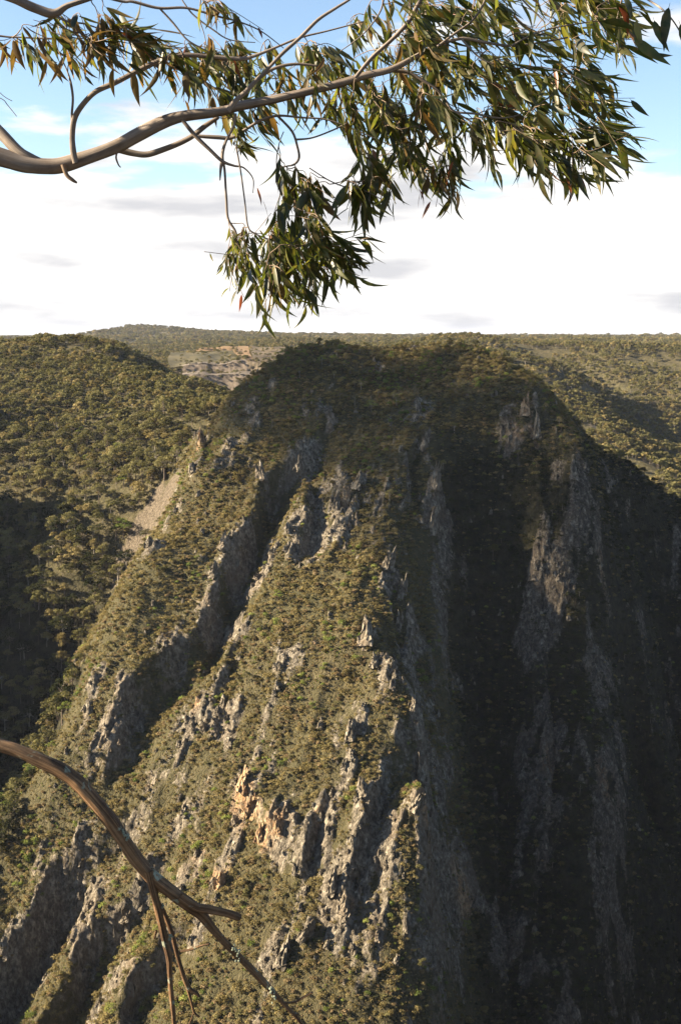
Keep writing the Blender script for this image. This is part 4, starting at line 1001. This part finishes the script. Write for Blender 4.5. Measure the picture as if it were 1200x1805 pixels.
# --- leaves
def leaf_shader(name, stops, transl, tcol):
    t = NT(name); oi = t.n('ShaderNodeObjectInfo'); g = t.n('ShaderNodeNewGeometry')
    f = t.m_('FRACT', t.m_('ADD', oi.outputs['Random'], g.outputs['Random Per Island']))
    c = t.ramp(f, stops)
    c = t.mix(t.ramp(t.noise(g.outputs['Position'], 60, 3), [(0.45, (0, 0, 0)), (0.75, (0.6,) * 3)]), c, (0.13, 0.085, 0.035))
    b = t.n('ShaderNodeBsdfPrincipled', Roughness=0.42); b.inputs['Specular IOR Level'].default_value = 0.45; t.l(c, b.inputs['Base Color'])
    tr = t.n('ShaderNodeBsdfTranslucent'); t.l(t.mix(1.0, c, tcol, 'MULTIPLY'), tr.inputs[0])
    mx = t.n('ShaderNodeAddShader')
    m2 = t.n('ShaderNodeMixShader'); m2.inputs[0].default_value = transl; t.l(b.outputs[0], m2.inputs[1]); t.l(tr.outputs[0], m2.inputs[2])
    t.l(m2.outputs[0], t.out.inputs[0]); return t.m
M_LEAF = leaf_shader('dark_green_gum_leaf', [(0.0, (0.020, 0.028, 0.010)), (0.5, (0.040, 0.050, 0.016)), (0.85, (0.075, 0.085, 0.026)), (1.0, (0.13, 0.12, 0.04))], 0.38, (2.5, 2.6, 0.9))
M_LEAFB = leaf_shader('bronze_gum_leaf', [(0.0, (0.055, 0.046, 0.018)), (0.5, (0.10, 0.070, 0.026)), (0.85, (0.15, 0.092, 0.034)), (1.0, (0.14, 0.125, 0.05))], 0.40, (2.0, 1.7, 0.9))
M_LEAFR = leaf_shader('rusty_gum_leaf', [(0.0, (0.13, 0.045, 0.02)), (0.6, (0.20, 0.065, 0.03)), (1.0, (0.17, 0.10, 0.05))], 0.35, (1.8, 1.3, 1.0))
def leaf_mesh(R, bend, curl, wid, n=7):
    """unit-length sickle leaf hanging along -Z from its stalk"""
    V = [(0, 0, 0)]; Fq = []
    st = [(0.0, .006), (0.10, .010), (0.16, .5), (0.30, .92), (0.45, 1.0), (0.62, .80), (0.80, .45), (0.93, .15), (1.0, 0.0)]
    V = []
    for t, ww in st:
        x = bend * (t * t) * 0.9 - bend * 0.25 * t; y = curl * math.sin(t * 2.2); z = -t * (1 - 0.12 * abs(bend) * t)
        h = wid * (ww if ww >= .05 or t == 1 else ww / wid * .6)
        V += [(x - h, y + h * .28, z), (x, y, z), (x + h, y + h * .28, z)]
    for i in range(len(st) - 1):
        q_ = i * 3; Fq += [(q_, q_ + 1, q_ + 4, q_ + 3), (q_ + 1, q_ + 2, q_ + 5, q_ + 4)]
    return np.array(V), Fq
R2 = np.random.default_rng(5)
LM = [leaf_mesh(R2, b, cu, wd) for b, cu, wd in [(0.05, 0.05, .085), (0.35, 0.08, .075), (-0.35, 0.05, .078), (0.6, 0.10, .068), (-0.55, -0.08, .07), (0.2, -0.1, .11), (-0.15, 0.12, .095), (0.8, 0.0, .06)]]
LMESH = {}
for mi, (mn, mat_) in enumerate((('g', M_LEAF), ('b', M_LEAFB), ('r', M_LEAFR))):
    for i, (v, f) in enumerate(LM): LMESH[mi, i] = mesh_obj('leaf', v, f, mat_, link=False, smooth=True).data
def in_poly(u, v, poly):
    c = False; n = len(poly); j = n - 1
    for i in range(n):
        a, b = poly[i], poly[j]
        if (a[1] > v) != (b[1] > v) and u < (b[0] - a[0]) * (v - a[1]) / (b[1] - a[1]) + a[0]: c = not c
        j = i
    return c
# polygon, clusters, depth range, leaf direction (x, z), length cm, bronze share
REG = [([(-40,5),(230,25),(240,60),(190,85),(120,100),(40,80),(-40,90)], 24, (2.75, 3.0), (0.35, -0.9), 7.5, 0.55),
       ([(150,40),(240,50),(230,80),(150,80)], 5, (2.8, 2.9), (1.0, -0.3), 9, 0.5),
       ([(225,60),(420,60),(430,160),(370,160),(300,120),(240,110)], 34, (2.95, 3.4), (0.45, -0.9), 8.0, 0.28),
       ([(330,0),(400,0),(400,60),(350,70)], 4, (2.75, 2.85), (0.3, -0.9), 6, 0.6),
       ([(400,110),(560,60),(700,-20),(770,-20),(770,150),(640,180),(520,180),(400,210)], 70, (2.98, 3.7), (0.35, -0.92), 8.0, 0.14),
       ([(700,-20),(1090,-20),(1090,70),(1040,110),(1060,180),(1060,230),(990,270),(930,240),(820,190),(700,170)], 138, (2.9, 3.7), (0.72, -0.70), 8.8, 0.03),
       ([(600,150),(820,180),(900,190),(870,250),(800,270),(760,290),(700,280),(640,310),(600,230)], 66, (2.95, 3.5), (0.25, -0.96), 8.0, 0.06),
       ([(610,300),(670,280),(690,330),(640,350),(610,360)], 9, (2.9, 3.1), (0.1, -1), 8, 0.08),
       ([(740,290),(810,280),(800,320),(760,340)], 6, (2.9, 3.1), (0.1, -1), 7, 0.35),
       ([(490,285),(550,290),(570,340),(545,380),(505,380),(485,330)], 14, (2.9, 3.1), (0.15, -1), 8.4, 0.1),
       ([(460,380),(570,370),(610,430),(590,470),(540,500),(470,500),(430,480),(440,420)], 46, (2.8, 3.2), (0.22, -0.96), 8.2, 0.08),
       ([(540,390),(600,400),(620,430),(590,470)], 12, (2.85, 3.1), (0.7, -0.75), 8.2, 0.05),
       ([(395,395),(450,400),(440,490),(400,470),(385,440)], 15, (2.85, 3.05), (0.05, -1), 4.2, 0.05),
       ([(400,220),(450,215),(455,250),(410,270)], 5, (3.0, 3.2), (0.5, -0.6), 6, 0.1),
       ([(860,200),(1000,235),(1040,270),(990,310),(900,265)], 22, (2.8, 3.2), (0.6, -0.8), 9.0, 0.0),
       ([(1060,180),(1080,250),(1010,280),(990,240)], 12, (2.8, 3.1), (0.8, -0.6), 9, 0.0),
       ([(1030,-10),(1110,-10),(1110,60),(1040,60)], 10, (2.3, 2.6), (0.8, -0.6), 7, 0.0)]
clusters = []
for poly, n, yr, d, Lc, br in REG:
    us = [a[0] for a in poly]; vs = [a[1] for a in poly]; k = 0
    while k < n:
        u, v = R2.uniform(min(us), max(us)), R2.uniform(min(vs), max(vs))
        if in_poly(u, v, poly): clusters.append((P(u, v, R2.uniform(*yr)), d, Lc, br)); k += 1
SKP = [p for p, r_ in skel if p[0] > -1.3]; SKR = [r_ for p, r_ in skel if p[0] > -1.3]
dist0 = [min(np.linalg.norm(np.array(SKP) - c[0], axis=1)) for c in clusters]
tw = Wood(); leaves = []
for ci in np.argsort(dist0):
    c0, d, Lc, br = clusters[ci]; A = np.array(SKP)
    up = A - c0; cost = np.linalg.norm(up, axis=1) + 0.25 * np.maximum(0, -up[:, 2]) + 0.15 * np.maximum(0, up[:, 0] * np.sign(d[0]))
    cost += (np.linalg.norm(up, axis=1) < 0.05) * 0.2
    b0 = A[int(np.argmin(cost))]
    L0 = np.linalg.norm(c0 - b0); mid = (b0 + c0) / 2 + R2.normal(size=3) * 0.07 * L0 + np.array([0, 0, 0.10 * L0])
    m1 = b0 * .7 + mid * .3 + R2.normal(size=3) * .04 * L0
    dv = np.array([d[0], R2.normal() * .35, d[1] * .6]) + R2.normal(size=3) * .35; dv /= np.linalg.norm(dv)
    tip = c0 + dv * (0.05 + 0.05 * R2.random())
    pth = catmull(np.array([b0, (b0 + mid) / 2 + R2.normal(size=3) * .03 * L0, mid, c0, tip]), 5)
    rad = np.linspace(min(0.0024, 0.0012 + 0.003 * L0), 0.0007, len(pth)); tw.add(pth, rad, 5, 0.1, R2)
    for q_ in pth[3:-3:2]: SKP.append(q_)
    nl = int(R2.integers(6, 10)); end = pth[len(pth) // 2:]
    side = 1
    for j in range(nl):
        b = end[int((j + R2.random()) / nl * (len(end) - 1))]; side = -side
        dr = np.array([d[0], 0, d[1]]) + np.array([side * .22, 0, 0]) + R2.normal(size=3) * np.array([.30, .42, .26]); dr /= np.linalg.norm(dr)
        leaves.append((b, dr, Lc / 100 * (0.62 + 0.62 * R2.random()), int(R2.integers(0, len(LM))), R2.random() * 6.28, 1 if R2.random() < br else (2 if R2.random() < 0.012 else 0)))
# rusty leaves and the large close leaves of the top right corner
for u, v, y in [(742,352,2.95),(735,348,2.95),(800,300,2.95),(790,330,2.98),(782,322,2.98),(760,370,2.97),(452,345,2.9),(462,368,2.9)]:
    leaves.append((P(u, v - 18, y), np.array([R2.normal() * .5, .2, -1]) / 1.1, .05, int(R2.integers(0, 6)), R2.random() * 6, 2))
for u, v, dx, dz, L in [(1180,5,-.25,-1,.075),(1195,35,.35,-1,.075),(1150,30,.3,-.9,.06),(1140,95,.9,-.2,.04),(1110,60,.7,-.7,.08),(1120,30,.1,-1,.05),(160,92,-.05,-1,.036),(150,132,.5,-.8,.034)]:
    dd = np.array([dx, 0, dz]); leaves.append((P(u, v, 1.95 if u > 1000 else 2.95), dd / np.linalg.norm(dd), L, 5, 0.1, 0))
tw.build('twigs', M_TWIG, gum, TB, kind='stuff')
def leaf_matrix(b, dr, L, spin):
    z = -Vector(dr).normalized(); x = Vector((math.cos(spin), math.sin(spin), 0.05)); y = z.cross(x).normalized(); x = y.cross(z).normalized()
    M = Matrix((x, y, z)).transposed().to_4x4(); return Matrix.Translation(Vector(b)) @ M @ Matrix.Diagonal((L, L, L, 1))
lu = np.array([project(np.array([l[0]]))[:2] for l in leaves])[..., 0]; inn = (lu[:, 0] > -5) & (lu[:, 0] < 1205) & (lu[:, 1] > -5)
order = np.argsort(-np.array([l[2] / l[0][1] for l in leaves]) * inn)
restV = {0: [], 1: [], 2: []}; restF = {0: [], 1: [], 2: []}; nn = {0: 0, 1: 0, 2: 0}
for k_, j in enumerate(order):
    b, dr, L, mi, spin, mt = leaves[j]; M = leaf_matrix(b, dr, L, spin)
    if k_ < 300:
        o = bpy.data.objects.new('leaf', LMESH[mt, mi]); COL.objects.link(o); o.parent = gum
        o.matrix_basis = Matrix.Translation(-Vector(TB)) @ M
        if mt == 2: o['label'] = 'rusty red leaf'
        elif mt == 1: o['label'] = 'bronze leaf'
    else:
        v, f = LM[mi]; MM = np.array(M); vv = v @ MM[:3, :3].T + MM[:3, 3] - TB
        restV[mt].append(vv); restF[mt] += [tuple(q_ + nn[mt] for q_ in ff) for ff in f]; nn[mt] += len(vv)
for mt, mat_, lab in ((0, M_LEAF, 'dark green leaves'), (1, M_LEAFB, 'bronze leaves'), (2, M_LEAFR, 'rusty red leaves')):
    if restV[mt]: o = mesh_obj('foliage', np.concatenate(restV[mt]), restF[mt], mat_, gum, smooth=True); o['kind'] = 'stuff'; o['label'] = lab
print('leaves', len(leaves))

# ------------------------------------------------------------------ dead branch in the lower left corner
DB = np.array([-2.3, 1.5, -1.75])
dead = empty('dead_branch', DB); tag(dead, 'bare weathered dead branch with lichen arching down across the lower left corner', 'branch')
def dl(pts, y, name, **k): return limb(pts, y, name=name, mat=M_DEAD, parent=dead, origin=DB, sk=False, k=30, knob=0.10, groove=0.13, **k)
dl([(-60,1290,26),(0,1312,25),(30,1322,25),(70,1340,26),(105,1357,27),(135,1378,27),(160,1405,26),(190,1440,27),(215,1475,27),(240,1512,26),(268,1545,27),(300,1570,26),(330,1592,24),(355,1612,19),(378,1640,16),(405,1670,14),(435,1700,13),(462,1728,12),(485,1752,9),(505,1775,8),(522,1792,7),(536,1812,5)], 2.4, 'limb', lead=[(-2.3, 1.5, -1.75, .04), (-1.9, 1.8, -1.05, .03), (-1.3, 2.25, -0.85, .02)])
dl([(318,1580,14),(345,1598,19),(370,1603,19),(398,1609,17),(416,1615,16),(424,1618,12)], 2.38, 'stub')
dl([(262,1535,16),(268,1560,15),(276,1590,14),(284,1625,13),(292,1660,14),(299,1690,13),(300,1720,10),(303,1760,9),(308,1815,8)], 2.39, 'side_branch')
dl([(276,1585,9),(290,1610,9),(303,1645,9),(312,1680,8),(322,1715,8),(333,1742,9),(345,1750,8),(351,1757,6)], 2.42, 'side_branch')
dl([(330,1740,6),(337,1765,5),(343,1785,5),(352,1792,3)], 2.42, 'twig')
dl([(343,1780,4),(338,1795,3),(330,1815,3)], 2.42, 'twig')
dl([(318,1677,4),(335,1674,5),(352,1668,4),(369,1664,3)], 2.41, 'twig')
dl([(500,1768,5),(520,1766,5),(535,1758,5),(551,1749,4)], 2.4, 'twig')
dl([(508,1780,6),(518,1786,6),(526,1788,5)], 2.4, 'twig')
dl([(276,1640,5),(272,1655,3)], 2.39, 'twig')
def lichen(px, mat, n, label):
    V = []; Fc = []; m = 0
    for (u, v, sp_) in px:
        for _ in range(n):
            c = P(u + R2.normal() * sp_ * .6, v + R2.normal() * sp_ * 1.3, 2.4 - 0.011) ; r_ = 0.0011 + 0.0022 * R2.random(); kk = 7
            nr = np.array([R2.normal() * .4, -1, R2.normal() * .4]); nr /= np.linalg.norm(nr); a = np.cross(nr, (0, 0, 1)); a /= np.linalg.norm(a); b = np.cross(nr, a)
            V.append(c + nr * r_ * .6)
            for i in range(kk): w_ = 6.283 * i / kk; V.append(c + r_ * (0.7 + .5 * R2.random()) * (a * math.cos(w_) + b * math.sin(w_)))
            for i in range(kk): w_ = 6.283 * i / kk; V.append(c - nr * .004 + r_ * .9 * (a * math.cos(w_) + b * math.sin(w_)))
            Fc += [(m, m + 1 + i, m + 1 + (i + 1) % kk) for i in range(kk)] + [(m + 1 + i, m + 1 + kk + i, m + 1 + kk + (i + 1) % kk, m + 1 + (i + 1) % kk) for i in range(kk)]; m += 1 + 2 * kk
    o = mesh_obj('lichen', np.array(V) - DB, Fc, mat, dead); o['label'] = label; return o
lichen([(218,1470,4),(222,1480,3),(412,1672,4),(420,1682,4),(478,1748,3),(484,1756,3),(300,1655,3),(287,1600,3),(302,1740,2)], plain('pale_green_lichen', (0.13, 0.15, 0.10), (0.26, 0.28, 0.21), 200), 9, 'pale grey-green lichen crust')
lichen([(299,1690,2.5),(302,1696,2.5)], plain('orange_lichen', (0.55, 0.24, 0.03), (0.75, 0.42, 0.06), 200), 14, 'orange lichen crust')

# ------------------------------------------------------------------ passing cloud towards the sun: its shade dims the summit of the spur
def make_cloud():
    R = np.random.default_rng(3); ico = []
    base = bpy.data.meshes.new('puff')
    import bmesh
    bm = bmesh.new(); bmesh.ops.create_icosphere(bm, subdivisions=1, radius=1); bm.to_mesh(base); bm.free()
    bv = np.array([v.co[:] for v in base.vertices]); bf = np.array([p.vertices[:] for p in base.polygons])
    V = []; Fc = []; m = 0; n = 0
    c0 = np.array([52.0, 606.0, -50.0])
    while n < 840:
        x = R.normal() * 66; y = R.normal() * 72
        if (x / 66) ** 2 + (y / 72) ** 2 > 5.5: continue
        p = c0 + np.array([x, y, 0]) + np.array(SUN_DIR) * (1500 + R.normal() * 14)
        r_ = 3.0 + 3.5 * R.random(); V.append(bv * r_ * np.array([1, 1, .8]) + p); Fc.append(bf + m); m += len(bv); n += 1
    cen = np.concatenate(V).mean(0)
    t = NT('white_cloud'); b = t.n('ShaderNodeBsdfDiffuse'); b.inputs[0].default_value = (0.9, 0.9, 0.9, 1); t.l(b.outputs[0], t.out.inputs[0])
    o = mesh_obj('cloud', np.concatenate(V) - cen, np.concatenate(Fc), t.m, smooth=True); o.location = cen
    tag(o, 'small cumulus cloud high to the left of the spur', kind='structure')
make_cloud()

# ------------------------------------------------------------------ air
def make_haze(dens):
    x0, x1, y0, y1, z0_, z1_ = -21000, 21000, -21000, 21000, HZ0, HZ1
    v = [(x, y, z) for z in (z0_, z1_) for y in (y0, y1) for x in (x0, x1)]
    o = mesh_obj('haze', v, [(0, 2, 3, 1), (4, 5, 7, 6), (0, 1, 5, 4), (2, 6, 7, 3), (0, 4, 6, 2), (1, 3, 7, 5)])
    m = bpy.data.materials.new('thin_blue_haze'); m.use_nodes = True; nt = m.node_tree; nt.nodes.clear()
    ou = nt.nodes.new('ShaderNodeOutputMaterial'); pv = nt.nodes.new('ShaderNodeVolumePrincipled'); pv.inputs['Density'].default_value = dens
    pv.inputs['Color'].default_value = (0.72, 0.80, 1.0, 1); pv.inputs['Anisotropy'].default_value = 0.25
    nt.links.new(pv.outputs[0], ou.inputs['Volume']); o.data.materials.append(m)
    tag(o, 'thin blue haze filling the gorge and fading the far hills', kind='stuff')
zs = [np.array([v.co.z for v in ob.data.vertices]) for ob in (ground, ter)]
HZ0 = float(min(z.min() for z in zs)) - 1; HZ1 = float(max(z.max() for z in zs)) + 45
print('haze box', HZ0, HZ1)
make_haze(0.00002)
